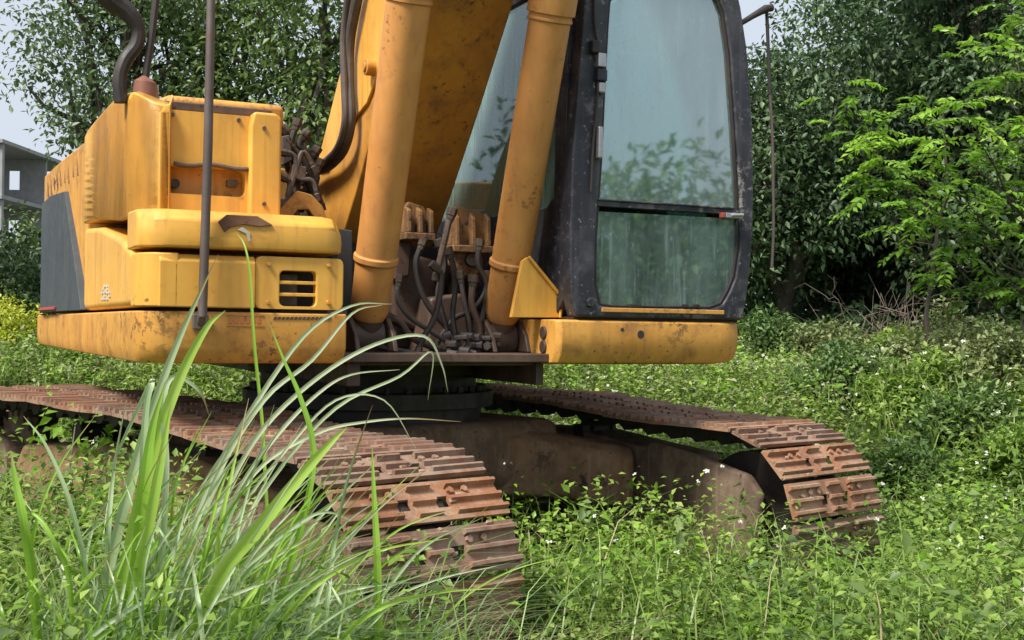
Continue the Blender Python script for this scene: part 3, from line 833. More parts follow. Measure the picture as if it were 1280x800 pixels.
# cylinder foot lugs
for s_ in (-1, 1):
    for q in (-0.1, 0.075):
        x = s_ * 0.33 + q
        lg = MB().prism([(-1.10, 1.246), (-1.06, 1.33), (-0.98, 1.40), (-0.88, 1.40), (-0.76, 1.30), (-0.70, 1.246)], x, x + 0.025, 'x')
        U(lg, 'cylinder_lug', GREASE, bevel=0.008)
    U(MB().tube([(s_ * 0.33 - 0.14, -0.92, 1.31), (s_ * 0.33 + 0.14, -0.92, 1.31)], 0.04, 16), 'pivot_pin', GREASE, bevel=0.004)
# swivel and manifold between the cylinders
poly_part([(488, 330), (520, 318), (545, 325), (548, 400), (520, 412), (492, 400)], -0.55, 0.2, 'valve_block', GREASE, bevel=0.02, seg=3)
poly_part([(538, 372), (580, 366), (592, 440), (532, 446)], -0.72, 0.25, 'manifold', GREASE, bevel=0.02)
poly_part([(492, 300), (515, 300), (512, 345), (494, 350)], -0.62, 0.12, 'manifold', GREASE, bevel=0.01)
def lug(pix0, Y, ww):
    """ribbed cast lug: back plate and three upright ribs"""
    (x0, z1), (x1, z0) = onY(*pix0[0], Y), onY(*pix0[1], Y)
    m_ = MB().prism([(x0, z0), (x0 + 0.012, z1 - 0.03), (x0 + 0.03, z1), (x1 - 0.03, z1 - 0.02), (x1, z1 - 0.06), (x1, z0)], Y + 0.05, Y + 0.10, 'y')
    for t in (0.04, 0.47, 0.88):
        xr = lerp(x0, x1, t)
        m_.prism([(Y - 0.01, z0), (Y + 0.0, z0 + 0.7 * (z1 - z0)), (Y + 0.05, z1 - 0.025), (Y + 0.052, z0)], xr, xr + 0.022, 'x')
    m_.box(x0 - 0.01, x1 + 0.01, Y - 0.02, Y + 0.11, z0 - 0.035, z0)
    return U(m_, 'lug', YEL_G, bevel=0.006)
lug([(508, 250), (541, 292)], -0.72, .1)
lug([(568, 256), (614, 308)], -0.82, .1)
poly_part([(563, 306), (607, 306), (604, 336), (594, 348), (572, 344), (562, 330)], -0.80, 0.07, 'clamp_plate', YEL_G, bevel=0.012)
cc = onY(588, 325, -0.80)
U(MB().tube([(cc[0], -0.83, cc[1]), (cc[0], -0.79, cc[1])], 0.032, 18), 'bore', DARK, bevel=0.003)
hs = [[(548, 300), (556, 330), (548, 370), (560, 420), (556, 448)], [(560, 310), (570, 350), (566, 395), (575, 445)],
      [(575, 340), (580, 372), (588, 410), (584, 440)], [(592, 345), (590, 380), (600, 412), (596, 440)],
      [(530, 300), (520, 330), (530, 372), (552, 402), (575, 420), (606, 430)], [(500, 345), (497, 372), (512, 396), (540, 415), (572, 436)],
      [(546, 350), (549, 330), (556, 300), (560, 282), (566, 262)], [(540, 330), (552, 345), (545, 392), (528, 425), (520, 447)],
      [(610, 340), (606, 366), (590, 388), (566, 400), (540, 440)], [(480, 395), (500, 402), (518, 424), (560, 440)],
      [(600, 300), (598, 330), (610, 362), (600, 420), (612, 446)], [(455, 400), (470, 430), (500, 438), (530, 444)]]
for i, h_ in enumerate(hs):
    U(MB().tube(spline(yplane_pts(h_, -0.86 - 0.045 * (i % 4), 0.0), 5), 0.0165 - 0.002 * (i % 3), 8), 'hydraulic_hose', (GREASE, DARK, RUBB)[i % 3 if i % 4 else 1], bevel=0.001)
# chunky dusty fitting cluster low in the centre
fc = MB()
for k in range(16):
    px, py = 560 + (k % 6) * 11 + rnd.uniform(-3, 3), 420 + (k // 6) * 10 + rnd.uniform(-3, 3)
    x, z = onY(px, py, -1.02)
    fc.tube([(x - 0.018, -1.0 - rnd.uniform(0, .1), z), (x + 0.018, -1.02 - rnd.uniform(0, .1), z + rnd.uniform(-.01, .01))], rnd.uniform(0.012, 0.02), 6)
U(fc, 'hose_fittings', RUBB, bevel=0.002)
# yellow gusset between right cylinder and cab
gs = MB()
gp = [onY(*p, -1.20) for p in [(639, 397), (653, 326), (660, 321), (697, 366), (701, 376), (699, 397)]]
gs.prism(gp, -1.20, -1.175, 'y')
go = U(gs, 'cab_gusset', YEL, bevel=0.004)
rim = [(p[0], -1.21, p[1]) for p in gp[2:]]
U(MB().tube(rim, 0.008, 8), 'rim', YEL, go, 0.001)

for h_ in [o for o in ex.children if o.name.startswith('hydraulic_hose')]:
    vv = h_.data.vertices; nv = len(vv)
    for k0, k1 in ((0, 8), (nv - 8, nv - 16)):
        c0 = sum((vv[k0 + i].co for i in range(8)), Vector()) / 8; c1 = sum((vv[k1 + i].co for i in range(8)), Vector()) / 8
        d_ = (c1 - c0).normalized(); rr = (vv[k0].co - c0).length
        MB().tube([c0 - d_ * 0.006, c0 + d_ * 0.03, c0 + d_ * 0.031, c0 + d_ * 0.05], [rr * 1.5, rr * 1.5, rr * 1.25, rr * 1.2], 6).build('fitting', CHROME_D, h_, 0.001, None)
# ---- boom cylinders
for s_ in (-1, 1):
    x = s_ * 0.33
    foot = Vector((x, -0.93, 1.30)); d = (Vector((x, -1.50, 2.79)) - Vector((x, -0.98, 1.30 + 0.145))).normalized() if s_ > 0 else (Vector((x, -1.37, 2.73)) - Vector((x, -0.93, 1.28))).normalized()
    d = (Vector((x, -1.435, 2.76)) - Vector((x, -0.93, 1.33))).normalized()
    P_ = lambda t: foot + d * t
    m_ = MB().tube([P_(0.10), P_(0.14), P_(0.36), P_(0.37), P_(0.395), P_(0.40), P_(1.50)], [0.070, 0.086, 0.090, 0.101, 0.101, 0.092, 0.094], 32)
    cy = U(m_, 'boom_cylinder', YEL_C, bevel=0.004)
    U(MB().tube([P_(1.50), P_(1.512), P_(1.514), P_(1.53), P_(1.532), P_(1.80)], [0.101, 0.101, 0.097, 0.097, 0.108, 0.108], 32), 'head', YEL_C, cy, 0.004)
    U(MB().tube([P_(1.8), P_(2.5)], 0.05, 24), 'piston_rod', CHROME, cy, 0.001)
    U(MB().tube([(x - 0.075, -0.925, 1.31), (x + 0.07, -0.925, 1.31)], 0.085, 24).tube([P_(0.0), P_(0.12)], [0.06, 0.07], 20), 'foot_eye', GREASE, cy, 0.006)
    q = Vector((-0.105 if s_ < 0 else 0.1, 0, 0)); bk = Vector((0, 0.05, 0.02))
    if s_ > 0:
        U(MB().tube([P_(0.42) + q * 0.9 + bk, P_(0.46) + q * 1.1 + bk, P_(1.45) + q * 1.1 + bk, P_(1.49) + q * .9 + bk], 0.010, 8), 'oil_pipe', YEL_C, cy, 0.001)

# ---- boom
BW = 0.25
side_out = [(0.30, 1.74), (0.05, 1.60), (-0.18, 1.70), (-0.49, 2.0), (-0.88, 2.43), (-1.23, 2.84), (-1.75, 3.45), (-1.0, 3.75), (-0.50, 3.02), (-0.24, 2.65), (0.10, 2.33), (0.27, 2.12), (0.36, 1.9)]
bm_ = MB().prism(side_out, -BW, BW, 'x')
boom = U(bm_, 'boom', BOOMM, bevel=0.012, seg=3)
bp_ = [onX(*p, -BW - 0.016) for p in [(446, -30), (443, 0), (425, 90), (403, 178), (396, 205), (399, 214), (408, 212), (425, 180), (444, 146), (458, 128), (467, 104), (478, 60), (492, 0), (500, -30)]]
U(MB().prism(bp_, -BW - 0.016, -BW - 0.001, 'x'), 'lit_side_plate', YEL, boom, 0.004)  # lit part of the boom side put in as a brighter yellow plate
bb = onX(464, 84, -BW - 0.03)
U(MB().tube([(-BW - 0.06, bb[0], bb[1]), (-BW - 0.0, bb[0], bb[1])], 0.038, 20).tube([(-BW - 0.07, bb[0], bb[1]), (-BW - 0.0, bb[0], bb[1])], 0.022, 12), 'pin_boss', BOOMM, boom, 0.004)
U(MB().tube([(-0.30, 0.14, 1.84), (0.30, 0.14, 1.84)], 0.12, 28).tube([(-0.36, 0.14, 1.84), (0.36, 0.14, 1.84)], 0.06, 20), 'foot_pin', GREASE, boom, 0.005)
for dx, pix in ((0.0, [(452, -30), (446, 0), (437, 50), (436, 100), (438, 150), (430, 185), (414, 205), (396, 214), (380, 228)]),
                (0.03, [(440, -30), (434, 0), (429, 50), (430, 105), (431, 150), (423, 182), (408, 200), (388, 214)])):
    pts = [(-BW - 0.055 - dx, *onX(px, py, -BW - 0.055 - dx)) for px, py in pix]
    U(MB().tube(spline(pts, 5), 0.026 if dx == 0 else 0.017, 10), 'boom_hose', RUBB, bevel=0.001)

# ---- cab
CF = YF
def resample(pts, n):
    pts = [np.array(p, float) for p in pts] + [np.array(pts[0], float)]
    L = [0]
    for a, b in zip(pts[:-1], pts[1:]): L.append(L[-1] + np.linalg.norm(b - a))
    out = []
    for s in np.linspace(0, L[-1], n, endpoint=False):
        i = max(j for j in range(len(L)) if L[j] <= s + 1e-9); i = min(i, len(pts) - 2)
        t = (s - L[i]) / max(L[i + 1] - L[i], 1e-9)
        out.append(tuple(pts[i] + (pts[i + 1] - pts[i]) * t))
    return out
cab = empty('cab'); cab.parent = ex; cab.rotation_euler = (0, 0, TU)
cab['label'] = 'black framed operator cab with dusty teal windows'
def Cb(mb, name, mat, bevel=0.006, **k): return mb.build(name, mat, cab, bevel, None, **k)
fo_ = [onY(*p, CF) for p in [(714, 396), (713, 300), (716, 200), (724, 90), (731, 0)]] + [(0.60, 3.05), (0.68, 3.12), (1.28, 3.12), (1.36, 3.05)] + [onY(*p, CF) for p in [(926, 0), (935, 60), (942, 160), (943, 250), (940, 320), (934, 372), (930, 400)]]
fi_ = [onY(*p, CF) for p in [(752, 384), (744, 374), (745, 300), (752, 200), (757, 90), (762, 0)]] + [(0.72, 2.96), (0.78, 3.01), (1.22, 3.01), (1.28, 2.96)] + [onY(*p, CF) for p in [(905, 0), (914, 60), (921, 160), (926, 250), (926, 310), (920, 350), (906, 380), (890, 386)]]
# pair points along a common angle from the centre for a clean ring
def polar(pts, c, n):
    out = []
    m_ = len(pts)
    for k in range(n):
        a = 2 * math.pi * (k + 0.5) / n
        dx, dz = math.cos(a), math.sin(a); best = None
        for i in range(m_):
            (x1, z1), (x2, z2) = pts[i], pts[(i + 1) % m_]
            ex_, ez_ = x2 - x1, z2 - z1; den = dx * ez_ - dz * ex_
            if abs(den) < 1e-9: continue
            t = ((x1 - c[0]) * ez_ - (z1 - c[1]) * ex_) / den
            u = ((x1 - c[0]) * dz - (z1 - c[1]) * dx) / den
            if t > 0 and -1e-6 <= u <= 1 + 1e-6 and (best is None or t < best): best = t
        out.append((c[0] + dx * best, c[1] + dz * best))
    return out
cc = (1.02, 2.2)
Cb(MB().ring(polar(fo_, cc, 72), polar(fi_, cc, 72), CF, CF + 0.09, 'y'), 'front_frame', BLK, 0.012, seg=3)
seal_o = polar(fi_, cc, 72); seal_i = [(cc[0] + (p[0] - cc[0]) * 0.965, cc[1] + (p[1] - cc[1]) * 0.985) for p in seal_o]
Cb(MB().ring([(cc[0] + (p[0] - cc[0]) * 0.998, cc[1] + (p[1] - cc[1]) * 0.998) for p in seal_o], seal_i, CF + 0.012, CF + 0.05, 'y'), 'window_seal', DARK, 0.004)
zb = onY(840, 260, CF)[1]
def clip_poly(pts, zlo, zhi):
    return [(x, min(max(z, zlo), zhi)) for x, z in pts]
up_ = [p for p in seal_i if p[1] > zb + 0.005]; lo_ = [p for p in seal_i if p[1] < zb - 0.005]
def pane(pts, y, name, mat):
    m_ = MB(); n_ = len(pts)
    m_.prism(pts, y, y + 0.006, 'y')
    o = m_.build(name, mat, cab, 0, None, smooth=False)
    return o
pane([(cc[0] + (p[0] - cc[0]) * 1.01, cc[1] + (p[1] - cc[1]) * 1.003) for p in up_], CF + 0.03, 'upper_windscreen', GLASS_U)
pane([(cc[0] + (p[0] - cc[0]) * 1.01, cc[1] + (p[1] - cc[1]) * 1.003) for p in lo_], CF + 0.026, 'lower_windscreen', GLASS_L)
xl, xr = onY(748, 256, CF)[0], onY(926, 268, CF)[0]
Cb(MB().box(xl, xr, CF + 0.004, CF + 0.045, zb - 0.011, zb + 0.012).box(xl, xr - 0.05, CF - 0.004, CF + 0.01, zb + 0.014, zb + 0.022), 'window_bar', BLK, 0.003)
lx = onY(913, 270, CF)
Cb(MB().box(lx[0] - 0.045, lx[0] + 0.05, CF - 0.035, CF - 0.002, lx[1] - 0.012, lx[1] + 0.012).tube([(lx[0] - .02, CF - .04, lx[1]), (lx[0] + .045, CF - .045, lx[1] + .004)], 0.009, 8), 'window_lock', CHROME, 0.003)
Cb(MB().box(lx[0] - 0.065, lx[0] - 0.046, CF - 0.03, CF - 0.002, lx[1] - 0.012, lx[1] + 0.012), 'lock_tab', REDM, 0.003)
for (a, b_, mt, w2) in (((752, 66), (752, 84), CHROME, 0.022), ((752, 86), (752, 101), BLK, 0.026), ((752, 103), (752, 116), CHROME, 0.018), ((750, 158), (750, 198), CHROME, 0.012), ((744, 50), (744, 66), DARK, 0.02)):
    p0 = onY(*a, CF - .02); p1 = onY(*b_, CF - .02)
    Cb(MB().box(p0[0] - w2, p0[0] + w2, CF - 0.035, CF - 0.001, p1[1], p0[1]), 'hinge', mt, 0.006)
# seal wires along the left pillar and wiper parts
Cb(MB().tube(spline([(onY(*p, CF - .012)[0], CF - 0.012, onY(*p, CF - .012)[1]) for p in [(743, -20), (744, 30), (748, 60), (747, 120), (742, 180), (739, 240)]], 4), 0.007, 8), 'cable', DARK, 0.001)
Cb(MB().tube([(onY(737, 378, CF)[0], CF - 0.02, onY(737, 378, CF)[1]), (onY(737, 378, CF)[0], CF - 0.0, onY(737, 378, CF)[1])], 0.022, 6), 'bolt', BLK, 0.003)
sx0, sx1 = onY(752, 385, CF)[0], onY(905, 388, CF)[0]
Cb(MB().box(sx0, sx1, CF - 0.006, CF + 0.04, onY(800, 391, CF)[1], onY(800, 385.5, CF)[1]), 'rusty_sill', YEL_D, 0.003)
for px in (795, 858, 872):
    x_, z_ = onY(px, 383, CF)
    Cb(MB().box(x_ - 0.03 if px == 795 else x_ - 0.012, x_ + 0.03 if px == 795 else x_ + 0.012, CF - 0.004, CF + 0.02, z_ - 0.006, z_ + 0.01), 'clip', DARK, 0.002)
# wall on the boom side, with its big window
CXL = 0.50
CB = 0.42
so = [(CF + 0.091, 1.415), (CF + 0.091, 3.0), (CF + 0.2, 3.10), (CB - 0.1, 3.10), (CB, 3.0), (CB, 1.415)]
si = [(CF + 0.20, 1.98), (CF + 0.20, 2.9), (CF + 0.30, 2.98), (CB - 0.2, 2.98), (CB - 0.12, 2.9), (CB - 0.12, 2.02), (CB - 0.2, 1.95), (CF + 0.28, 1.93)]
sc_ = (-0.45, 2.4)
Cb(MB().ring(polar(so, sc_, 64), polar(si, sc_, 64), CXL, CXL + 0.05, 'x'), 'side_wall', BLK, 0.006)
pane_x = MB().prism([(sc_[0] + (p[0] - sc_[0]) * 1.01, sc_[1] + (p[1] - sc_[1]) * 1.01) for p in polar(si, sc_, 64)], CXL + 0.02, CXL + 0.026, 'x')
pane_x.build('side_window', GLASS_S, cab, 0, None, smooth=False)
# door side, far side
CXR = 1.43
Cb(MB().ring(polar(so, sc_, 64), polar(si, sc_, 64), CXR - 0.045, CXR, 'x'), 'door', BLK, 0.006)
MB().prism([(sc_[0] + (p[0] - sc_[0]) * 1.01, sc_[1] + (p[1] - sc_[1]) * 1.01) for p in polar(si, sc_, 64)], CXR - 0.03, CXR - 0.024, 'x').build('door_window', GLASS_S, cab, 0, None, smooth=False)
# rear wall with window, roof, floor
ro2 = [(CXL + 0.051, 1.415), (CXL + 0.051, 3.09), (CXR - 0.046, 3.09), (CXR - 0.046, 1.415)]
ri2 = [(CXL + 0.14, 2.05), (CXL + 0.14, 2.95), (CXR - 0.14, 2.95), (CXR - 0.14, 2.05)]
Cb(MB().ring(polar(ro2, (0.97, 2.5), 40), polar(ri2, (0.97, 2.5), 40), CB - 0.05, CB - 0.002, 'y'), 'rear_wall', LINER, 0.004)
MB().prism(polar(ri2, (0.97, 2.5), 40), CB - 0.03, CB - 0.024, 'y').build('rear_window', GLASS_S, cab, 0, None, smooth=False)
rf = MB()
rf.ring([(CXR - 0.03, CB - 0.02), (CXL + 0.03, CB - 0.02), (CXL + 0.03, CF + 0.1), (CXR - 0.03, CF + 0.1)], [(CXR - 0.18, -0.25), (CXL + 0.18, -0.25), (CXL + 0.18, -1.05), (CXR - 0.18, -1.05)], 3.102, 3.17, 'z')
Cb(rf, 'roof', BLK, 0.02, seg=3)
Cb(MB().box(CXL + 0.175, CXR - 0.175, -1.055, -0.245, 3.173, 3.18), 'added_roof_hatch', GLASS_S, 0, smooth=False)  # unseen glass opening, added to let daylight into the dark cab
Cb(MB().box(CXL + 0.052, CXR - 0.047, CF + 0.1, CB - 0.06, 1.417, 1.47), 'floor', DGREY, 0.004)
seat = MB().box(0.78, 1.20, -0.55, -0.12, 1.85, 1.98)
Cb(seat, 'seat', SEATM, 0.04, seg=3)
Cb(MB().prism([(-0.16, 1.94), (-0.22, 2.05), (-0.06, 2.68), (0.06, 2.68), (0.02, 1.94)], 0.80, 1.18, 'x'), 'backrest', SEATM, 0.04, seg=3)
Cb(MB().box(0.85, 1.13, -0.5, -0.1, 1.47, 1.85), 'seat_base', DARK, 0.02)
for x in (0.60, 1.24):
    Cb(MB().prism([(-0.75, 1.55), (-0.78, 2.02), (-0.35, 2.08), (0.05, 2.05), (0.05, 1.55)], x, x + 0.14, 'x'), 'console', DGREY, 0.03, seg=3)
    Cb(MB().tube([(x + 0.07, -0.66, 2.0), (x + 0.07, -0.68, 2.18), (x + 0.07, -0.69, 2.26)], [0.014, 0.018, 0.03], 12), 'joystick', DARK, 0.002)
for x in (0.90, 1.06):
    Cb(MB().tube([(x, -1.0, 1.47), (x, -1.02, 1.75), (x, -0.98, 1.95)], 0.012, 8), 'travel_lever', DARK, 0.002)
    Cb(MB().box(x - 0.05, x + 0.05, -1.12, -0.94, 1.50, 1.52, ), 'pedal', DARK, 0.004)
Cb(MB().tube(spline([(0.62, -0.98, 3.0), (0.60, -0.72, 2.86), (0.59, -0.52, 2.6), (0.59, -0.46, 2.3), (0.60, -0.46, 2.0)], 5), 0.028, 10), 'inner_pillar', DGREY, 0.002)
Cb(MB().box(1.22, 1.36, CF + 0.14, CF + 0.2, 2.05, 2.35), 'monitor', DARK, 0.01)
Cb(MB().prism([(0.86, 2.06), (0.84, 2.92), (0.90, 2.97), (1.30, 2.97), (1.32, 2.9), (1.32, 2.06), (1.26, 2.02), (1.12, 2.05), (1.0, 2.02)], CB - 0.12, CB - 0.10, 'y') if False else
   MB().tube([(1.06, CB - 0.09, 2.05), (1.06, CB - 0.09, 2.95)], 0.014, 8), 'window_divider', DGREY, 0.002)
shp = []
for k in range(33):
    t = k / 32
    x = 0.70 + 0.62 * t
    zt_ = float(np.interp(t, [0, .25, .45, .7, .85, 1], [2.72, 2.76, 2.86, 2.93, 2.95, 2.90]))
    shp.append((x, CB - 0.16 + 0.018 * math.sin(t * 31) + 0.012 * math.sin(t * 57), zt_))
vs = []
for lv in (1.0, 0.55, 0.0):
    vs += [(x, y + 0.01 * math.sin(x * 40 + lv * 9), 2.0 + (z - 2.0) * lv) for x, y, z in shp]
fs = [(r_ * 33 + i, r_ * 33 + i + 1, (r_ + 1) * 33 + i + 1, (r_ + 1) * 33 + i) for r_ in range(2) for i in range(32)]
SHT, n_, b_ = nodes('backlit_plastic_sheet')
b_.inputs['Base Color'].default_value = (0.62, 0.78, 0.72, 1); b_.inputs['Roughness'].default_value = 0.5
tl_ = n_.nodes.new('ShaderNodeBsdfTranslucent'); tl_.inputs[0].default_value = (0.75, 0.92, 0.86, 1)
mx_ = n_.nodes.new('ShaderNodeMixShader'); mx_.inputs[0].default_value = 0.6
n_.links.new(b_.outputs[0], mx_.inputs[1]); n_.links.new(tl_.outputs[0], mx_.inputs[2]); n_.links.new(mx_.outputs[0], n_.nodes['Material Output'].inputs[0])
sheet = MB().add(vs, fs).build('rear_curtain', SHT, cab, 0, None, smooth=False)
sol = sheet.modifiers.new('thickness', 'SOLIDIFY'); sol.thickness = 0.002
# beam under the cab
bmx = MB()
prf = [(CF, 1.395), (CF - 0.008, 1.34), (CF + 0.0, 1.25), (CF + 0.03, 1.205), (CF + 0.1, 1.198), (0.3, 1.198), (0.3, 1.398), (CF + 0.02, 1.402)]
secs = [(0.425, 0.03, 0), (0.445, 0.0, 0), (1.30, 0.0, 0), (1.38, 0.012, 0.006), (1.43, 0.045, 0.02), (1.455, 0.10, 0.04)]
vs = []; n = len(prf)
for x, dy, dz in secs:
    for y, z in prf:
        vs.append((x, y + dy if y < 0 else y, z + dz if z < 1.3 else z - dz * 0.1))
fs = [tuple(range(n - 1, -1, -1)), tuple(len(vs) - n + i for i in range(n))]
for s_ in range(len(secs) - 1):
    for i in range(n): fs.append((s_ * n + i, s_ * n + (i + 1) % n, (s_ + 1) * n + (i + 1) % n, (s_ + 1) * n + i))
beam = U(bmx.add(vs, fs), 'cab_beam', YEL_D, bevel=0.012, seg=3)
for (px, py, r_) in ((801, 418, 0.019), (778, 412, 0.009)):
    x_, z_ = onY(px, py, CF - 0.006)
    U(MB().tube([(x_, CF - 0.0085, z_), (x_, CF + 0.02, z_)], r_, 16), 'bolt_hole', DARK, beam, 0.001)
y_, z_ = onX(680, 424, 0.425)
for dz in (-0.035, 0.03):
    U(MB().tube([(0.415, y_, z_ + dz), (0.44, y_, z_ + dz)], 0.03, 16), 'mount_bolt', GREASE, beam, 0.004)
Cb(MB().box(0.52, 1.42, CF + 0.03, CB - 0.05, 1.4035, 1.4155), 'base_gasket', DARK, 0.002)
# mirror bracket and rod on the door side
mb_ = MB().tube([(onY(*p, CF + 0.05)[0], CF + 0.05, onY(*p, CF + 0.05)[1]) for p in [(926, 29), (942, 19), (958, 10), (966, 9)]], [0.013, 0.015, 0.02, 0.018], 10)
Cb(mb_, 'mirror_bracket', DARK, 0.002)
Cb(MB().tube([(onY(*p, CF + 0.05)[0], CF + 0.05, onY(*p, CF + 0.05)[1]) for p in [(959, 8), (961, 60), (963, 118)]], 0.009, 8), 'mirror_rod', DARK, 0.001)
Cb(MB().tube(spline([(onY(*p, CF + 0.05)[0], CF + 0.05, onY(*p, CF + 0.05)[1]) for p in [(963, 116), (966, 170), (967, 240), (967, 290), (965, 335)]], 4), 0.0075, 8), 'stay_cable', STEEL, 0.001)

# ================================================================ VEGETATION
def rand_dirs(n, r):
    v = r.normal(size=(n, 3)); return unit(v)

def crown_mesh(name, centres, radii, n_leaf, leaf, mat, parent, seed, base_xyz, bright=0.0, asp=0.5, droop=0.0, tints=None):
    r = np.random.default_rng(seed)
    k = len(centres)
    wgt = radii ** 2; wgt = wgt / wgt.sum()
    ci = r.choice(k, n_leaf, p=wgt)
    d = rand_dirs(n_leaf, r); rad = radii[ci] * (r.random(n_leaf) ** 0.45)
    P = centres[ci] + d * rad[:, None] * np.array([1, 1, 0.75])
    D = unit(d * 0.6 + rand_dirs(n_leaf, r) * 0.8 + np.array([0, 0, -0.25 - droop]))
    Nn = unit(d * 0.5 + np.array([0, 0, 0.9]) + rand_dirs(n_leaf, r) * 0.55)
    L = leaf * r.uniform(0.6, 1.35, n_leaf)
    V, Fc = leaf_arrays(P, D, Nn, L, L * asp * r.uniform(0.8, 1.2, n_leaf))
    ct = r.random(k)
    t = np.clip(0.25 + 0.5 * ct[ci] * 0.7 + r.normal(0, 0.16, n_leaf) + bright, 0, 1)
    V = V - np.array(base_xyz)
    return fast(name, V, Fc, mat, np.repeat(t, 4), parent)

def limb_pts(a, b, r, wob=0.08, n=6):
    out = []
    a = np.array(a); b = np.array(b); L = np.linalg.norm(b - a)
    for t in np.linspace(0, 1, n):
        p = a + (b - a) * t + r.normal(0, wob * L * 0.25, 3) * math.sin(t * math.pi)
        out.append(tuple(p))
    return out

def tree(name, X, Y, top, rx, z_low, n_leaf, leaf, mat, label, group, seed, clumps=70, bright=0.0, asp=0.5, cr=(0.35, 0.7), cat='tree', trunk_r=0.11):
    r = np.random.default_rng(seed)
    gz = float(ground_h(X, Y))
    root = empty(name, (X, Y, gz)); meta(root, label, cat, group)
    cz = (top + z_low) / 2; rz = (top - z_low) / 2
    d = rand_dirs(clumps, r); q = r.random(clumps) ** 0.38
    C = np.array([X, Y, cz]) + d * q[:, None] * np.array([rx, rx * 0.8, rz])
    rad = r.uniform(cr[0], cr[1], clumps)
    m_ = MB()
    tp = np.array([0, 0, cz - gz + rz * 0.3])
    trunk = limb_pts((0, 0, -0.15), tp, r, 0.06, 8)
    m_.tube(trunk, [trunk_r * (1 - 0.75 * i / 7) for i in range(8)], 9)
    for i in r.choice(clumps, min(clumps, 26), replace=False):
        t = r.uniform(0.3, 0.95); k = int(t * 7)
        e = C[i] - np.array([X, Y, gz])
        m_.tube(limb_pts(trunk[k], e, r, 0.12, 5), [trunk_r * 0.42 * (1 - 0.8 * j / 4) + 0.004 for j in range(5)], 5, cap=False)
    m_.build('trunk', BARK, root, 0, None, smooth=False)
    crown_mesh('crown', C, rad, n_leaf, leaf, mat, root, seed + 1, (X, Y, gz), bright, asp)
    return root

GR = 'trees standing behind the machine on the right'
GLF = 'small-leaved trees behind the machine on the left'
def XA(px, Z): return (px - 640) / F * Z
# left canopy: silvery small leaves, sky at the far left
tree('broadleaf_tree', XA(150, 13.0), 13.0, 5.6, 1.15, 3.0, 8500, 0.075, L_DARK, 'leftmost small-leaved tree, beside the open sky over the body shoulder', GLF, 101, 60, 0.34, cr=(0.28, 0.55))
tree('broadleaf_tree', XA(270, 13.8), 13.8, 6.2, 1.35, 2.4, 12500, 0.08, L_MID, 'small-leaved tree behind the vertical grab rail of the machine', GLF, 105, 70, 0.24)
tree('broadleaf_tree', XA(400, 13.0), 13.0, 6.3, 1.3, 1.9, 13000, 0.08, L_MID, 'green tree just left of the boom, behind the hoses', GLF, 111, 70, 0.2)
tree('broadleaf_tree', XA(560, 15.0), 15.0, 6.5, 1.6, 1.6, 14000, 0.10, L_MID, 'tree hidden behind the boom and seen through the side window', GLF, 121, 60, 0.1)
# right wall of trees
tree('broadleaf_tree', XA(820, 15.5), 15.5, 4.9, 1.6, 1.4, 15000, 0.11, L_MID, 'tree seen through the cab windscreen', GR, 131, 60, 0.05)
tree('broadleaf_tree', XA(985, 13.2), 13.2, 4.95, 1.05, 1.35, 17000, 0.08, L_DARK, 'tree next to the thin stay cable at the right of the cab', GR, 135, 64, 0.08)
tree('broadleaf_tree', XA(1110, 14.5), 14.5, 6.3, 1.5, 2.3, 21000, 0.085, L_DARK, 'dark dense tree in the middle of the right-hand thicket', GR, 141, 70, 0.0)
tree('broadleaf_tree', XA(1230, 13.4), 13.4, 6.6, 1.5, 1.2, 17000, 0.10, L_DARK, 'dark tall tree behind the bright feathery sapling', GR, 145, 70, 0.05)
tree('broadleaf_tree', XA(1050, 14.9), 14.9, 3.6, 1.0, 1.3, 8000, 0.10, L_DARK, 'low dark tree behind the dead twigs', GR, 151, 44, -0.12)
tree('broadleaf_tree', XA(1380, 12.5), 12.5, 6.0, 1.4, 0.9, 12000, 0.10, L_MID, 'tree at the right edge of the picture', GR, 155, 60, 0.05)

for i, (X, Y, tp_, rx_, lb) in enumerate([(-8.2, 11.0, 6.2, 1.8, 'tree standing left of the picture beyond the counterweight'), (-9.5, 7.0, 5.8, 1.9, 'tree standing far left beside the machine'),
                                   (9.0, 1.0, 3.4, 2.0, 'low tree to the right of the photographer'), (12.0, -4.0, 3.9, 2.4, 'tree behind the photographer on the right'), (6.5, -8.0, 3.6, 2.4, 'tree straight behind the photographer')]):
    tree('broadleaf_tree', X, Y, tp_, rx_, 0.5, 6000, 0.17, L_MID, lb, 'trees around the clearing', 700 + 7 * i, 50, 0.1, cr=(0.5, 0.9))
# wood further back closing the view (nobody could count it)
def mass(name, boxes, n, leaf, mat, seed, bright=0.0):
    r = np.random.default_rng(seed)
    P = []
    for (x0, x1, y0, y1, z0, z1, wgt) in boxes:
        k = int(n * wgt)
        q = r.random((k, 3)); 
        top = z1 * (1 - 0.14 * np.abs(np.sin(q[:, 0] * 9 + y0)) - 0.1 * r.random(k))
        P.append(np.stack([x0 + (x1 - x0) * q[:, 0], y0 + (y1 - y0) * q[:, 1], z0 + (top - z0) * q[:, 2] ** 0.9], 1))
    P = np.concatenate(P); m_ = len(P)
    V, Fc = leaf_arrays(P, rand_dirs(m_, r) + np.array([0, 0, -0.3]), rand_dirs(m_, r) * 0.8 + np.array([0, 0, 0.8]), leaf * r.uniform(0.6, 1.4, m_), leaf * 0.6 * r.uniform(0.7, 1.3, m_))
    low = np.clip(0.35 + r.normal(0, 0.2, m_) + bright, 0, 1)
    return meta(fast(name, V, Fc, mat, np.repeat(low, 4)), kind='stuff')
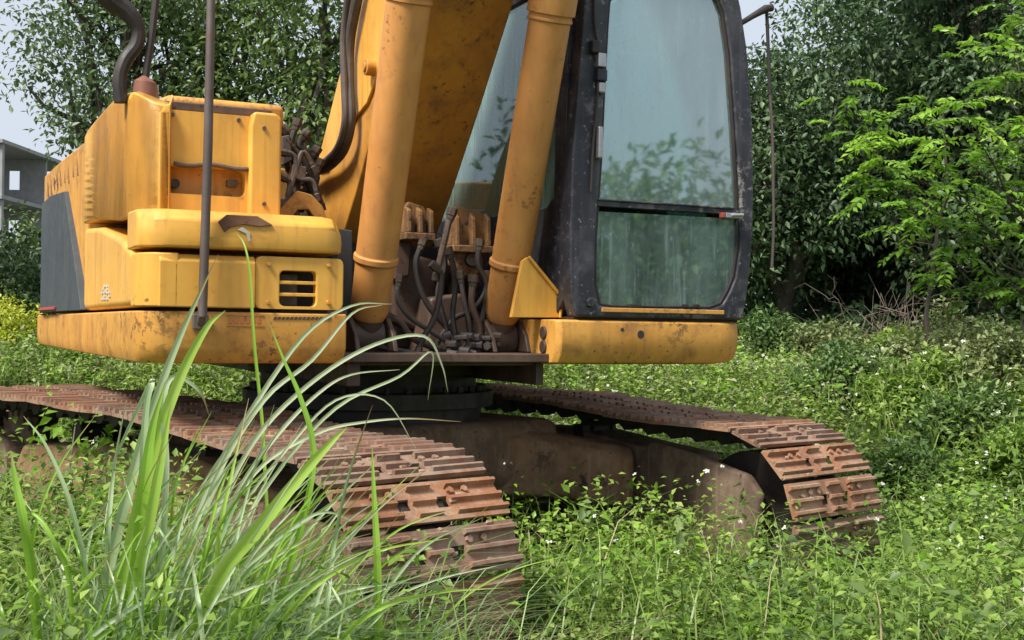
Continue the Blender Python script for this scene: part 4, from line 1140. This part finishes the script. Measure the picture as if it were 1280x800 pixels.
m1 = mass('far_woodland', [(XA(905, 17), 14, 16.2, 18.5, 0.9, 4.1, 0.35), (XA(1045, 19), 14, 17.5, 20.5, 0.9, 7.5, 0.5), (-4.2, 3.4, 17.5, 20.0, 0.9, 4.6, 0.3)], 60000, 0.17, L_DARK, 161, -0.1)
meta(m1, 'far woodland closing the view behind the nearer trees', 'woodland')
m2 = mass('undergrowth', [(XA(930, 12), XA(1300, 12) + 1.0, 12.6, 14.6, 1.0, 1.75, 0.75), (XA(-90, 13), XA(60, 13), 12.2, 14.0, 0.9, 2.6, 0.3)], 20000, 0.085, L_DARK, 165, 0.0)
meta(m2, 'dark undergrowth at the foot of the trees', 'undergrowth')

# scrub in front of the trees at the right
def bush(name, X, Y, w_, h_, n_leaf, leaf, mat, label, group, seed, bright=0.0, clumps=22, asp=0.5, base=None):
    r = np.random.default_rng(seed)
    gz = float(ground_h(X, Y)) if base is None else base
    root = empty(name, (X, Y, gz)); meta(root, label, 'bush' if name != 'hedge' else 'hedge', group)
    d = rand_dirs(clumps, r); d[:, 2] = np.abs(d[:, 2])
    C = np.array([X, Y, gz + h_ * 0.15]) + d * (r.random(clumps) ** 0.5)[:, None] * np.array([w_, w_ * 0.7, h_ * 0.75])
    m_ = MB()
    for i in range(clumps):
        m_.tube(limb_pts((r.normal(0, .05), r.normal(0, .05), -0.05), C[i] - np.array([X, Y, gz]), r, 0.15, 5), [0.014, 0.011, 0.009, 0.006, 0.003], 4, cap=False)
    m_.build('stem', TWIG, root, 0, None, smooth=False)
    crown_mesh('foliage', C, r.uniform(0.14, 0.26, clumps) * (0.6 + h_ * 0.5), n_leaf, leaf, mat, root, seed + 1, (X, Y, gz), bright, asp)
    return root
GB = 'scrub bushes along the foot of the trees'
specs = [(980, 11.6, .5, .75, L_MID, 0.0, 'dark green bush right beside the foot of the stay cable'), (1035, 11.2, .55, .62, L_SCRUB, 0.1, 'low dusty bush left of the light green rounded bush'),
         (1122, 10.9, .30, .50, L_WEED, 0.30, 'light green rounded bush in front of the dead twigs'), (1190, 10.8, .6, .75, L_SCRUB, 0.1, 'greyish scrub bush right of the light green rounded bush'),
         (1262, 10.2, .55, .8, L_SCRUB, 0.0, 'dull scrub bush at the right edge below the feathery sapling'), (1225, 9.2, .5, .6, L_SCRUB, 0.0, 'dry brownish scrub nearest the camera on the right'),
         (1165, 9.9, .5, .62, L_SCRUB, 0.05, 'tall leafy weed clump on the bank below the big scrub'), (1265, 8.6, .45, .62, L_SCRUB, -0.05, 'brownish tangled scrub clump at the right edge, nearest but one'),
         (1290, 7.2, .36, .55, L_WEED, 0.0, 'leafy green clump at the right edge level with the far track'), (1215, 7.9, .34, .42, L_MID, 0.1, 'dark green leafy clump right of the far track'), (1150, 8.6, .34, .42, L_WEED, 0.1, 'rounded leafy clump just beyond the far track'),
         (1060, 8.9, .34, .38, L_MID, 0.0, 'dark leafy clump on the bank between the cab beam and the far track'), (1120, 7.4, .30, .36, L_MID, 0.0, 'dark leafy clump close behind the far track end'),
         (1245, 9.8, .55, .70, L_MID, -0.1, 'dark bush on the right bank in front of the scrub'), (1175, 6.7, .28, .34, L_MID, 0.1, 'small dark clump level with the far idler, to its right'), (1060, 10.6, .45, .42, L_MID, -0.1, 'dark low bush on the bank right of the cab beam'),
         (1330, 11.5, .6, .8, L_MID, 0.0, 'tall green bush beyond the right edge'), (1085, 11.9, .6, .45, L_MID, -0.1, 'dark bush beneath the dead twigs')]
for i, (px, Z, w_, h_, mt, br, lb) in enumerate(specs):
    bush('scrub_bush', XA(px, Z), Z, w_, h_, 4200, 0.052, mt, lb, GB, 200 + 3 * i, br)
# left side bushes and hedge
GH = 'bushes at the left edge behind the counterweight'
bush('hedge_bush', XA(20, 11.5), 11.5, .36, .62, 4200, 0.045, L_YEL, 'yellow-green clipped bush at the left edge beside the counterweight', GH, 300, 0.15, 26)
bush('hedge_bush', XA(15, 12.4), 12.4, .5, .95, 4200, 0.05, L_MID, 'dark green bush just above the yellow-green one', GH, 303, 0.1, 26)
bush('hedge_bush', XA(20, 13.6), 13.6, .55, 1.7, 5200, 0.06, L_MID, 'tall green bush under the concrete building', GH, 306, 0.18, 30)
bush('hedge_bush', XA(-60, 11.8), 11.8, .5, .8, 3000, 0.05, L_MID, 'bush beyond the left edge of the picture', GH, 309, 0.0, 22)
bush('hedge_bush', XA(70, 10.6), 10.6, .4, .30, 2600, 0.045, L_WEED, 'low spreading bush below the counterweight corner', GH, 312, -0.1, 18)

# dead twigs
tw = empty('dead_branch', (XA(1100, 11.6), 11.6, float(ground_h(XA(1100, 11.6), 11.6))))
meta(tw, 'bare grey dead branches in front of the dark thicket on the right', 'dead branch')
r = np.random.default_rng(55)
for i in range(15):
    m_ = MB()
    a = np.array([r.normal(0, .22), r.normal(0, .12), 0.1]); b = a + np.array([r.normal(0, .38), r.normal(0, .15), r.uniform(.45, .95)])
    m_.tube(limb_pts(a, b, r, 0.3, 8), [0.007, .006, .0055, .005, .004, .003, .002, .0015], 5, cap=False)
    c = a + (b - a) * 0.5
    for j in range(3):
        m_.tube(limb_pts(a + (b - a) * r.uniform(.3, .8), c + r.normal(0, .3, 3), r, 0.4, 5), [0.0035, .003, .0025, .002, .0015], 4, cap=False)
    m_.build('twig', TWIG, tw, 0, None, smooth=False)

# feathery saplings with pinnate fronds
def frond_leaves(P0, D, L, npair, lw, r):
    """one pinnate frond: arching rachis with leaflet pairs"""
    D = D / np.linalg.norm(D); side = np.cross(D, [0, 0, 1]); side /= max(np.linalg.norm(side), 1e-6)
    pts, dirs, nrm, ls = [], [], [], []
    rach = []
    for k in range(npair + 1):
        t = k / npair
        p = P0 + D * L * t + np.array([0, 0, -0.38 * L * t * t])
        rach.append(tuple(p))
        if k == 0: continue
        dd = D + np.array([0, 0, -0.76 * t]); dd /= np.linalg.norm(dd)
        s = lw * (0.65 + 0.7 * math.sin(math.pi * min(1, t * 0.95)))
        for sg in (-1, 1):
            pts.append(p); dirs.append(side * sg + dd * 0.55 + np.array([0, 0, -0.18]) + r.normal(0, .18, 3)); nrm.append(np.array([0, 0, 1.0]) + r.normal(0, .4, 3)); ls.append(s)
    return rach, pts, dirs, nrm, ls
def feather_tree(X, Y, heads, label, seed, base_top=3.0):
    r = np.random.default_rng(seed)
    gz = float(ground_h(X, Y))
    root = empty('feathery_sapling', (X, Y, gz)); meta(root, label, 'sapling', 'feathery saplings on the right')
    m_ = MB(); base = np.array([X, Y, gz])
    PP, DD, NN, LL, TTn = [], [], [], [], []
    trunk = limb_pts((0, 0, -0.1), (0.1, 0, base_top), r, 0.1, 8)
    m_.tube(trunk, [0.024 * (1 - 0.7 * i / 7) for i in range(8)], 7)
    for (px, py, Z, nf, br) in heads:
        c = np.array(wpt(px, py, Z))
        k = min(7, max(1, int((c[2] - gz) / base_top * 5)))
        m_.tube(limb_pts(trunk[k], c - base, r, 0.2, 6), [0.010, .008, .007, .006, .004, .003], 5, cap=False)
        for f_ in range(nf):
            a = 2 * math.pi * f_ / nf + r.uniform(-.4, .4)
            D = np.array([math.cos(a), math.sin(a) * 0.8 - 0.15, r.uniform(-0.35, 0.75)])
            rach, p, d, n_, l_ = frond_leaves(c + r.normal(0, .07, 3), D, r.uniform(0.16, 0.40), int(r.integers(6, 10)), r.uniform(.05, .08), r)
            m_.tube([tuple(np.array(q) - base) for q in rach], 0.0022, 3, cap=False)
            PP += p; DD += d; NN += n_; LL += l_
            TTn += [np.clip(br + r.normal(0, .12), 0, 1)] * len(p)
    m_.build('trunk', BARK, root, 0, None, smooth=False)
    L = np.array(LL) * 1.0
    V, Fc = leaf_arrays(np.array(PP), np.array(DD), np.array(NN), L, L * 0.44, 0.1)
    fast('foliage', V - base, Fc, L_FRESH, np.repeat(np.clip(np.array(TTn) + r.normal(0, .08, len(TTn)), 0, 1), 4), root)
heads = [(1205, 140, 8.6, 9, .75), (1225, 60, 8.8, 8, .55), (1255, 100, 9.0, 8, .4), (1180, 165, 8.4, 7, .7), (1235, 185, 8.8, 9, .35), (1160, 200, 8.8, 7, .3), (1260, 240, 8.8, 9, .35),
         (1205, 245, 8.6, 8, .4), (1150, 270, 8.9, 7, .2), (1240, 300, 8.8, 8, .3), (1190, 320, 9.0, 8, .15), (1270, 350, 8.9, 8, .2), (1265, 20, 9.2, 8, .3), (1290, 160, 8.7, 8, .5), (1215, 370, 9.2, 7, .1),
         (1170, 345, 9.3, 7, .1), (1130, 300, 9.4, 6, .1)]
feather_tree(XA(1300, 8.9), 8.9, heads, 'bright yellow-green feathery sapling filling the right edge', 401)
heads = [(1090, 165, 9.6, 8, .7), (1115, 185, 9.5, 6, .6), (1070, 150, 9.8, 5, .45), (1065, 130, 9.8, 4, .4), (1125, 215, 9.6, 7, .3), (1095, 235, 9.7, 7, .3), (1110, 262, 9.6, 6, .2), (1085, 212, 9.9, 5, .2), (1135, 245, 9.6, 6, .25), (1140, 150, 9.8, 6, .3)]
feather_tree(XA(1160, 9.9), 9.9, heads, 'smaller feathery sapling reaching over the dark hollow, left of the big one', 405, 2.4)

# ---- ground cover
def in_view(X, Y, m=0.9): return np.abs(X) < 0.42 * Y + m
def veg_height(X, Y):
    tx, ty = track_xy(X, Y)
    h = np.full_like(X, 0.26)
    h = np.where((np.abs(tx) < 0.78) & (ty < -0.9), 0.58, h)                 # between the tracks, in front
    h = np.where((tx > 0.75) & (ty < -2.2) & (ty > -4.5), 0.36, h)
    h = np.where((np.abs(tx) < 0.8) & (ty > -0.9), 0.12, h)                  # shaded under the machine
    h = np.where((tx < -1.58) & (ty < 2.6), 0.72, h)                         # left of the near track
    h = np.where((np.abs(tx + 1.19) < 0.42) & (ty < -2.1), 0.30, h)
    h = np.where((tx > 1.6) & (ty < 0.5), 0.42, h)
    h = np.where((X > 2.3) & (Y > 7.0), 0.46, h)          # just before the near track
    h = np.where(Y > 8.5, 0.30, h)
    blocked = (np.abs(np.abs(tx) - 1.19) < 0.40) & (np.abs(ty) < 2.16)
    return h, blocked
def scatter(n, x0, x1, y0, y1, r):
    X = r.uniform(x0, x1, n); Y = r.uniform(y0, y1, n)
    ok = in_view(X, Y); X, Y = X[ok], Y[ok]
    h, b = veg_height(X, Y); return X[~b], Y[~b], h[~b]
def weeds(name, n, y0, y1, leaf, per, mat, seed, label, hs=1.0, bright=0.0):
    r = np.random.default_rng(seed)
    X, Y, h = scatter(n, -8.5, 8.5, y0, y1, r)
    k = len(X)
    patch = 0.5 + 0.5 * np.sin(X * 2.1 + 1.3 * np.sin(Y * 1.7)) * np.sin(Y * 2.6 + X)
    big = 0.5 + 0.5 * np.sin(X * 0.9 + 2.1 + 0.8 * np.sin(Y * 1.1)) * np.sin(Y * 0.8 + 0.4)
    H = h * hs * r.uniform(0.4, 1.15, k) * (0.5 + 0.5 * patch + 0.5 * big)
    Z = ground_h(X, Y)
    lean = r.normal(0, 0.25, (k, 2))
    t = r.random((k, per)) ** 0.7
    P = np.stack([X[:, None] + lean[:, :1] * t * H[:, None] + r.normal(0, .03, (k, per)), Y[:, None] + lean[:, 1:] * t * H[:, None] + r.normal(0, .03, (k, per)), Z[:, None] + t * H[:, None]], -1)
    P = P.reshape(-1, 3); m_ = len(P)
    D = rand_dirs(m_, r); D[:, 2] = D[:, 2] * 0.5 + 0.25
    Nn = np.array([0, -0.12, 1.0]) + rand_dirs(m_, r) * 0.55
    L = leaf * r.uniform(0.55, 1.35, m_)
    V, Fc = leaf_arrays(P, D, Nn, L, L * r.uniform(0.4, 0.7, m_))
    tint = np.clip(0.18 + 0.42 * np.repeat(r.random(k), per) * 0.6 + 0.42 * np.repeat(patch, per) + r.normal(0, .18, m_) + bright, 0, 1)
    return meta(fast(name, V, Fc, mat, np.repeat(tint, 4)), label, 'weeds', None, 'stuff')
weeds('weeds', 13000, 3.0, 7.2, 0.036, 20, L_WEED, 501, 'leafy green weeds growing round and between the tracks')
weeds('weeds', 15000, 7.2, 13.5, 0.046, 14, L_WEED, 505, 'leafy green weeds on the rising bank behind the machine', 1.0, 0.05)
weeds('weeds', 2600, 3.2, 8.0, 0.062, 12, L_MID, 507, 'broader darker leaved weeds among the pale ones', 0.9, 0.15)
weeds('weeds', 1500, 4.4, 12.0, 0.05, 16, L_FRESH, 508, 'yellow-green weeds standing in small bright patches', 1.2, -0.1)
weeds('weeds', 3500, 8.2, 12.5, 0.05, 12, L_SCRUB, 509, 'taller dull weeds scattered over the bank', 1.35)
def grass(name, n, y0, y1, hh, wd, mat, seed, label):
    r = np.random.default_rng(seed)
    X, Y, h = scatter(n, -8.5, 8.5, y0, y1, r); k = len(X)
    H = h * hh * r.uniform(0.5, 1.3, k)
    lean = r.normal(0, 1, (k, 2)) * H[:, None] * 0.45
    V, Fc = blades_arrays(np.stack([X, Y, ground_h(X, Y)], 1), H, lean, wd * r.uniform(0.6, 1.3, k), 3)
    return meta(fast(name, V, Fc, mat, np.repeat(np.clip(r.normal(.45, .22, k), 0, 1), 8)), label, 'grass', None, 'stuff')
grass('grass', 16000, 3.0, 7.4, 1.25, 0.006, L_GRASS, 511, 'thin grass growing among the weeds round the tracks')
grass('grass', 16000, 7.4, 13.0, 1.25, 0.009, L_GRASS, 515, 'thin grass on the bank behind the machine')

for i, (px, Z, w_, h_, mt, lb) in enumerate([(690, 4.75, .20, .40, L_WEED, 'leafy weed clump just right of the near track front end'), (780, 4.95, .24, .46, L_FRESH, 'bright leafy weed clump between the two tracks'),
        (875, 4.9, .24, .40, L_WEED, 'leafy weed clump under the far track frame'), (965, 4.95, .26, .34, L_MID, 'darker leafy weed clump before the far idler'), (1075, 5.1, .28, .34, L_FRESH, 'yellow-green weed clump in front of the far track end'),
        (1190, 5.3, .30, .42, L_WEED, 'leafy weed clump low at the right of the picture'), (1270, 5.9, .26, .50, L_MID, 'dark broad weed clump low at the right edge'), (740, 4.4, .26, .26, L_WEED, 'low leafy weed clump at the bottom middle of the picture'),
        (1000, 4.4, .30, .28, L_FRESH, 'low bright weed clump at the bottom right of centre')]):
    bush('weed_clump', XA(px, Z), Z, w_, h_, 950, 0.036 + 0.004 * (i % 3), mt, lb, 'leafy weed clumps before and between the tracks', 800 + 3 * i, -0.05 if mt is L_FRESH else 0.15, 16, 0.6)
L_DRY = leaf_mat('dead_stalks', (0.22, 0.16, 0.08), (0.34, 0.27, 0.15), (0.48, 0.40, 0.25), 0.25, 0.6)
r = np.random.default_rng(540)
X, Y, h = scatter(2600, -8, 8, 3.4, 12.5, r); k = len(X); H = h * r.uniform(0.7, 1.6, k); ln = r.normal(0, 1, (k, 2)) * H[:, None] * 0.5
V, Fc = blades_arrays(np.stack([X, Y, ground_h(X, Y)], 1), H, ln, r.uniform(.003, .008, k), 3)
meta(fast('dead_stalks', V, Fc, L_DRY, np.repeat(r.random(k), 8)), 'dead straw-coloured stalks scattered through the weeds', 'dead stalks', None, 'stuff')
# taller grass tufts at the right
r = np.random.default_rng(520)
for i, (px, Z, lb) in enumerate([(1085, 9.0, 'narrow-leaved grass tuft left of the dry scrub on the right bank'), (1130, 8.6, 'narrow-leaved grass tuft half way up the right bank'), (1255, 7.6, 'narrow-leaved grass tuft nearest the right edge'), (1040, 9.6, 'narrow-leaved grass tuft highest on the bank, near the cab')]):
    X = XA(px, Z); k = 90; gz = float(ground_h(X, Z))
    root_xy = r.normal(0, .06, (k, 2)); H = r.uniform(.3, .62, k); ln = r.normal(0, 1, (k, 2)) * H[:, None] * .5
    V, Fc = blades_arrays(np.concatenate([root_xy, np.zeros((k, 1))], 1), H, ln, np.full(k, .011), 4)
    o = fast('grass_tuft', V, Fc, L_GRASS, np.repeat(np.clip(r.normal(.55, .2, k), 0, 1), 10)); o.location = (X, Z, gz)
    meta(o, lb, 'grass tuft', 'grass tufts on the right bank')

# white flowers
r = np.random.default_rng(531)
X, Y, h = scatter(3900, -4, 7, 4.6, 13, r)
keep = r.random(len(X)) < np.where(Y > 7.5, 0.65, 0.35) * np.where(X > 0.3, 1.0, 0.25)
X, Y, h = X[keep], Y[keep], h[keep]; k = len(X)
Zf = ground_h(X, Y) + h * r.uniform(0.7, 1.3, k)
V, Fc = [], []
for i in range(k):
    s = r.uniform(0.006, 0.016) * (0.7 + Y[i] * 0.045); c = np.array([X[i], Y[i], Zf[i]])
    nn_ = unit(np.array([r.normal(0, .4), -0.55 + r.normal(0, .3), 0.8])); a_ = unit(np.cross(nn_, [1, 0.1, 0])); b_ = np.cross(nn_, a_)
    for j in range(5):
        if r.random() < 0.25: continue
        t0 = 2 * math.pi * j / 5 + r.uniform(-.3, .3)
        e = a_ * math.cos(t0) + b_ * math.sin(t0); f_ = a_ * math.cos(t0 + .5) + b_ * math.sin(t0 + .5); g_ = a_ * math.cos(t0 - .5) + b_ * math.sin(t0 - .5)
        q = len(V); V += [c, c + f_ * s * .8 + nn_ * s * .15, c + e * s * 1.1, c + g_ * s * .8 + nn_ * s * .15]; Fc += [(q, q + 1, q + 2), (q, q + 2, q + 3)]
fl = fast('white_flowers', np.array(V), np.array(Fc), PETAL, np.full(len(V), .6))
meta(fl, 'tiny white wild flowers dotted over the weeds', 'flowers', None, 'stuff')

# ---- big grass clump, lower left foreground
BX, BY = -0.86, 3.55
bz = float(ground_h(BX, BY))
gc = empty('grass_clump', (BX, BY, bz))
meta(gc, 'big clump of long bright green grass blades in the left foreground', 'grass clump')
def blade(pix, Zs, width, mat, tint, name='blade', lab=None):
    """broad blade through points seen at these pixels, running from its root in the clump"""
    ctr = [np.array(wpt(px, py, Z)) for (px, py), Z in zip(pix, Zs)]
    P = np.array(spline(ctr, 5)); n_ = len(P)
    t = np.linspace(0, 1, n_)
    wv = width * 0.5 * np.minimum(1, 0.55 + t * 2.0) * (1 - np.clip((t - 0.35) / 0.65, 0, 1) ** 1.8) + 0.0005
    Tn = unit(np.gradient(P, axis=0))
    view = unit(P - np.array([0.35, 0.0, CZ + 0.2]))
    S = unit(np.cross(Tn, view)); Nv = np.cross(S, Tn)
    us = (-1, -0.66, -0.33, 0, 0.33, 0.66, 1); K = len(us)
    V = np.stack([P + S * wv[:, None] * u + Nv * wv[:, None] * (0.32 * (1 - abs(u)) + (0.05 if j_ % 2 else 0)) for j_, u in enumerate(us)], 1).reshape(-1, 3) - np.array([BX, BY, bz])
    Fc = []
    for i in range(n_ - 1):
        for q in range(K - 1):
            a = i * K + q; Fc.append((a, a + 1, a + K + 1, a + K))
    cross = np.array([tint, tint + .10, tint - .06, min(1, tint + 0.30), tint - .04, tint + .12, tint])
    tv = np.clip(np.tile(cross, n_) + np.repeat(0.07 * np.sin(np.arange(n_) * 0.9 + tint * 9), K), 0, 1)
    o = fast(name, V, np.array(Fc), mat, tv, gc, smooth=False)
    dry_amt = 1.0 if rnd.random() < 0.4 else 0.25
    at_ = o.data.attributes.new('dry', 'FLOAT', 'POINT')
    at_.data.foreach_set('value', np.repeat(np.clip((t - rnd.uniform(0.78, 0.93)) / 0.12, 0, 1) * dry_amt, K).astype(np.float32))
    if lab: o['label'] = lab
    return o
BG, PL = L_BLADE, L_PALE
blist = [
    ([(110, 930), (150, 745), (185, 590), (222, 480), (258, 410), (282, 388)], 3.4, .040, BG, .8),
    ([(90, 930), (130, 740), (165, 600), (195, 500), (230, 410), (273, 318)], 3.5, .034, PL, .45),
    ([(120, 930), (165, 745), (180, 620), (190, 540), (207, 478)], 3.35, .040, BG, .45),
    ([(135, 930), (168, 745), (190, 640), (205, 560), (214, 505)], 3.3, .034, BG, .7),
    ([(195, 930), (262, 745), (320, 665), (372, 600), (412, 555), (434, 534)], 3.2, .040, BG, .8),
    ([(60, 930), (44, 745), (32, 660), (20, 600), (14, 562)], 3.2, .028, BG, .35),
    ([(476, 930), (474, 800), (472, 700), (468, 620), (465, 553)], 3.3, .024, BG, .5),
    ([(150, 930), (196, 745), (208, 600), (205, 500), (220, 470), (250, 490), (262, 520)], 3.4, .020, PL, .55),
    ([(140, 930), (170, 745), (178, 600), (183, 510), (190, 478), (178, 500), (150, 560), (138, 590)], 3.4, .020, PL, .35),
    ([(160, 930), (215, 745), (255, 620), (310, 520), (380, 420), (440, 382), (490, 380)], 3.6, .018, PL, .6),
    ([(160, 930), (222, 745), (280, 620), (330, 535), (400, 470), (470, 430), (530, 420), (552, 455), (560, 490)], 3.7, .016, PL, .7),
    ([(170, 930), (232, 745), (300, 610), (350, 540), (400, 490), (440, 468), (500, 462)], 3.7, .015, PL, .75),
    ([(170, 930), (240, 745), (280, 650), (330, 580), (400, 540), (452, 528), (510, 523), (576, 527)], 3.6, .013, PL, .85),
    ([(160, 930), (225, 745), (270, 600), (330, 500), (390, 450), (440, 392), (478, 381)], 3.5, .017, PL, .65),
    ([(300, 930), (352, 745), (382, 640), (392, 560), (375, 495), (355, 450), (336, 402)], 3.45, .020, BG, .25),
    ([(260, 930), (330, 745), (330, 560), (318, 430), (312, 340), (305, 305), (296, 292)], 3.8, .011, BG, .5),
    ([(175, 930), (250, 745), (340, 600), (420, 510), (500, 470), (540, 440), (535, 500)], 3.65, .012, PL, .6),
    ([(100, 930), (110, 745), (92, 640), (60, 560), (30, 520)], 3.3, .014, PL, .3),
    ([(200, 930), (255, 745), (300, 640), (360, 560), (420, 500), (480, 500), (520, 560)], 3.6, .010, PL, .7),
    ([(230, 930), (285, 745), (330, 690), (380, 650), (410, 640), (440, 650)], 3.3, .014, PL, .5),
    ([(90, 930), (90, 745), (70, 680), (40, 640), (5, 650)], 3.2, .014, BG, .4),
]
r = np.random.default_rng(601)
for pix, Z, wd, mt, ti in blist:
    n_ = len(pix)
    Zs = [lerp(3.5, Z, min(1, i / 1.5)) + 0.03 * i for i in range(n_)]
    blade(pix, Zs, wd * 0.88, mt, ti)
# random blades fanning from the same root, leaning right mostly
for i in range(255):
    bx = r.normal(190, 95); by = 935
    ang = r.normal(0.42, 0.42); Lp = r.uniform(230, 500) * (0.9 if ang > 0 else 0.75)
    x, y = bx, by; pts = [(x, y)]; a = ang * 0.35
    for s_ in range(5):
        a += (ang - a) * 0.35 + (0.20 * np.sign(ang) if s_ > 2 else 0) * r.uniform(0, 2.2)
        x += math.sin(a) * Lp / 5; y -= math.cos(a) * Lp / 5; pts.append((x, y))
    if pts[-1][0] < -40 or pts[-1][1] < 440: continue
    Z0 = r.uniform(3.3, 3.85)
    pale = r.random() < 0.6
    blade(pts, [Z0 + 0.03 * j * r.normal(0, 1.2) for j in range(6)], r.uniform(.006, .017), PL if pale else BG, float(np.clip(r.normal(.45, .22), 0, 1)))
# finer blades of the clump: nobody could count them
k = 1500
P0 = np.stack([r.normal(-0.02, 0.34, k), r.normal(0.1, 0.26, k), np.zeros(k)], 1)
H = r.uniform(0.35, 0.95, k); ln = np.stack([r.normal(0.22, .22, k), r.normal(0, .18, k)], 1)
V, Fc = blades_arrays(P0, H, ln, r.uniform(.003, .009, k), 5)
o = fast('fine_blades', V, Fc, L_PALE, np.repeat(np.clip(r.normal(.2, .18, k), 0, 1), 12), gc, smooth=True); o['kind'] = 'stuff'
# smaller side clump of dry straw
k = 420
P0 = np.stack([r.uniform(-0.55, 0.75, k), r.uniform(-.25, 0.35, k), np.zeros(k)], 1)
H = r.uniform(0.3, 0.6, k); ln = np.stack([r.normal(0.1, .35, k), r.normal(0, .2, k)], 1)
V, Fc = blades_arrays(P0, H, ln, r.uniform(.002, .005, k), 4)
o = fast('dry_straw', V, Fc, leaf_mat('dry_straw_blades', (.25, .2, .1), (.4, .34, .2), (.55, .48, .32), .3), np.repeat(r.random(k), 10))
o.location = (BX + 0.35, BY + 0.25, float(ground_h(BX + .35, BY + .25)))
meta(o, 'dry straw-coloured stalks beside the long grass clump', 'dry grass', None, 'stuff')

# young broad-leaved plant over the rear of the near track (left)
bush('young_plant', XA(95, 5.6), 5.6, .10, .95, 260, 0.06, L_FRESH, 'young light green plant growing up beside the near track at the left', None, 640, -0.1, 12, 0.7)

for i, (px, Z, h_, lb) in enumerate([(20, 4.9, .75, 'leafy weed stems in front of the near track at the left edge'), (150, 5.1, .85, 'leafy weed stems half hiding the near track frame behind the long grass'),
                                 (60, 4.4, .62, 'tall weeds at the lower left corner before the near track'), (330, 4.7, .55, 'weeds behind the long grass by the outer side of the near track'), (560, 3.95, .34, 'low weeds creeping over the front end of the near track'), (75, 5.3, .80, 'weeds leaning on the outer face of the near track at the left'),
                                 (215, 5.0, .70, 'weeds right behind the broad bright grass blades'), (-30, 5.2, .8, 'weeds beside the near track just outside the left edge'), (280, 4.6, .62, 'weeds between the long grass and the near track idler')]):
    bush('tall_weed', XA(px, Z), Z, .26, h_, 1000, 0.036, (L_WEED, L_MID)[i % 2], lb, 'tall weeds along the near track', 660 + 3 * i, 0.1, 14, 0.6)
# ---- unfinished concrete building, far left
bld = empty('concrete_building', (-26.5, 62, 0)); meta(bld, 'far grey concrete frame building with open floors at the left edge', 'building')
SH = 2.72
for k in range(4):
    MB().box(-6, 1.7, -3, 8, 1.9 + k * SH, 2.1 + k * SH).build('floor_slab', CONC, bld, 0.02)
for x in (-5.8, -2.9, -0.7, 1.35):
    MB().box(x, x + 0.26, -2.8, -2.54, 0, 1.9 + 3 * SH).build('column', CONC, bld, 0.01)
for k in range(3):
    z0 = 2.1 + k * SH
    MB().box(-5.9, 1.5, 3, 3.2, z0, z0 + 0.9).box(-5.9, 1.5, 3, 3.2, z0 + 2.0, z0 + SH - 0.2).build('rear_wall', CONC, bld, 0.01)
    for x in (-5.9, -3.9, -1.9, 0.1):
        MB().box(x, x + 1.4, 3.0, 3.19, z0 + 0.9, z0 + 2.0).build('wall_pier', CONC, bld, 0.01)
    MB().box(-2.6, -0.72, -2.75, -2.6, z0, z0 + 0.85).build('parapet', CONC, bld, 0.01)
    for q in range(6):
        MB().box(-0.4 + q * 0.3, -0.37 + q * 0.3, -2.72, -2.69, z0, z0 + 0.9).build('baluster', STEEL, bld, 0, smooth=False)
    MB().box(-0.43, 1.34, -2.73, -2.68, z0 + 0.9, z0 + 0.95).build('rail', STEEL, bld, 0, smooth=False)
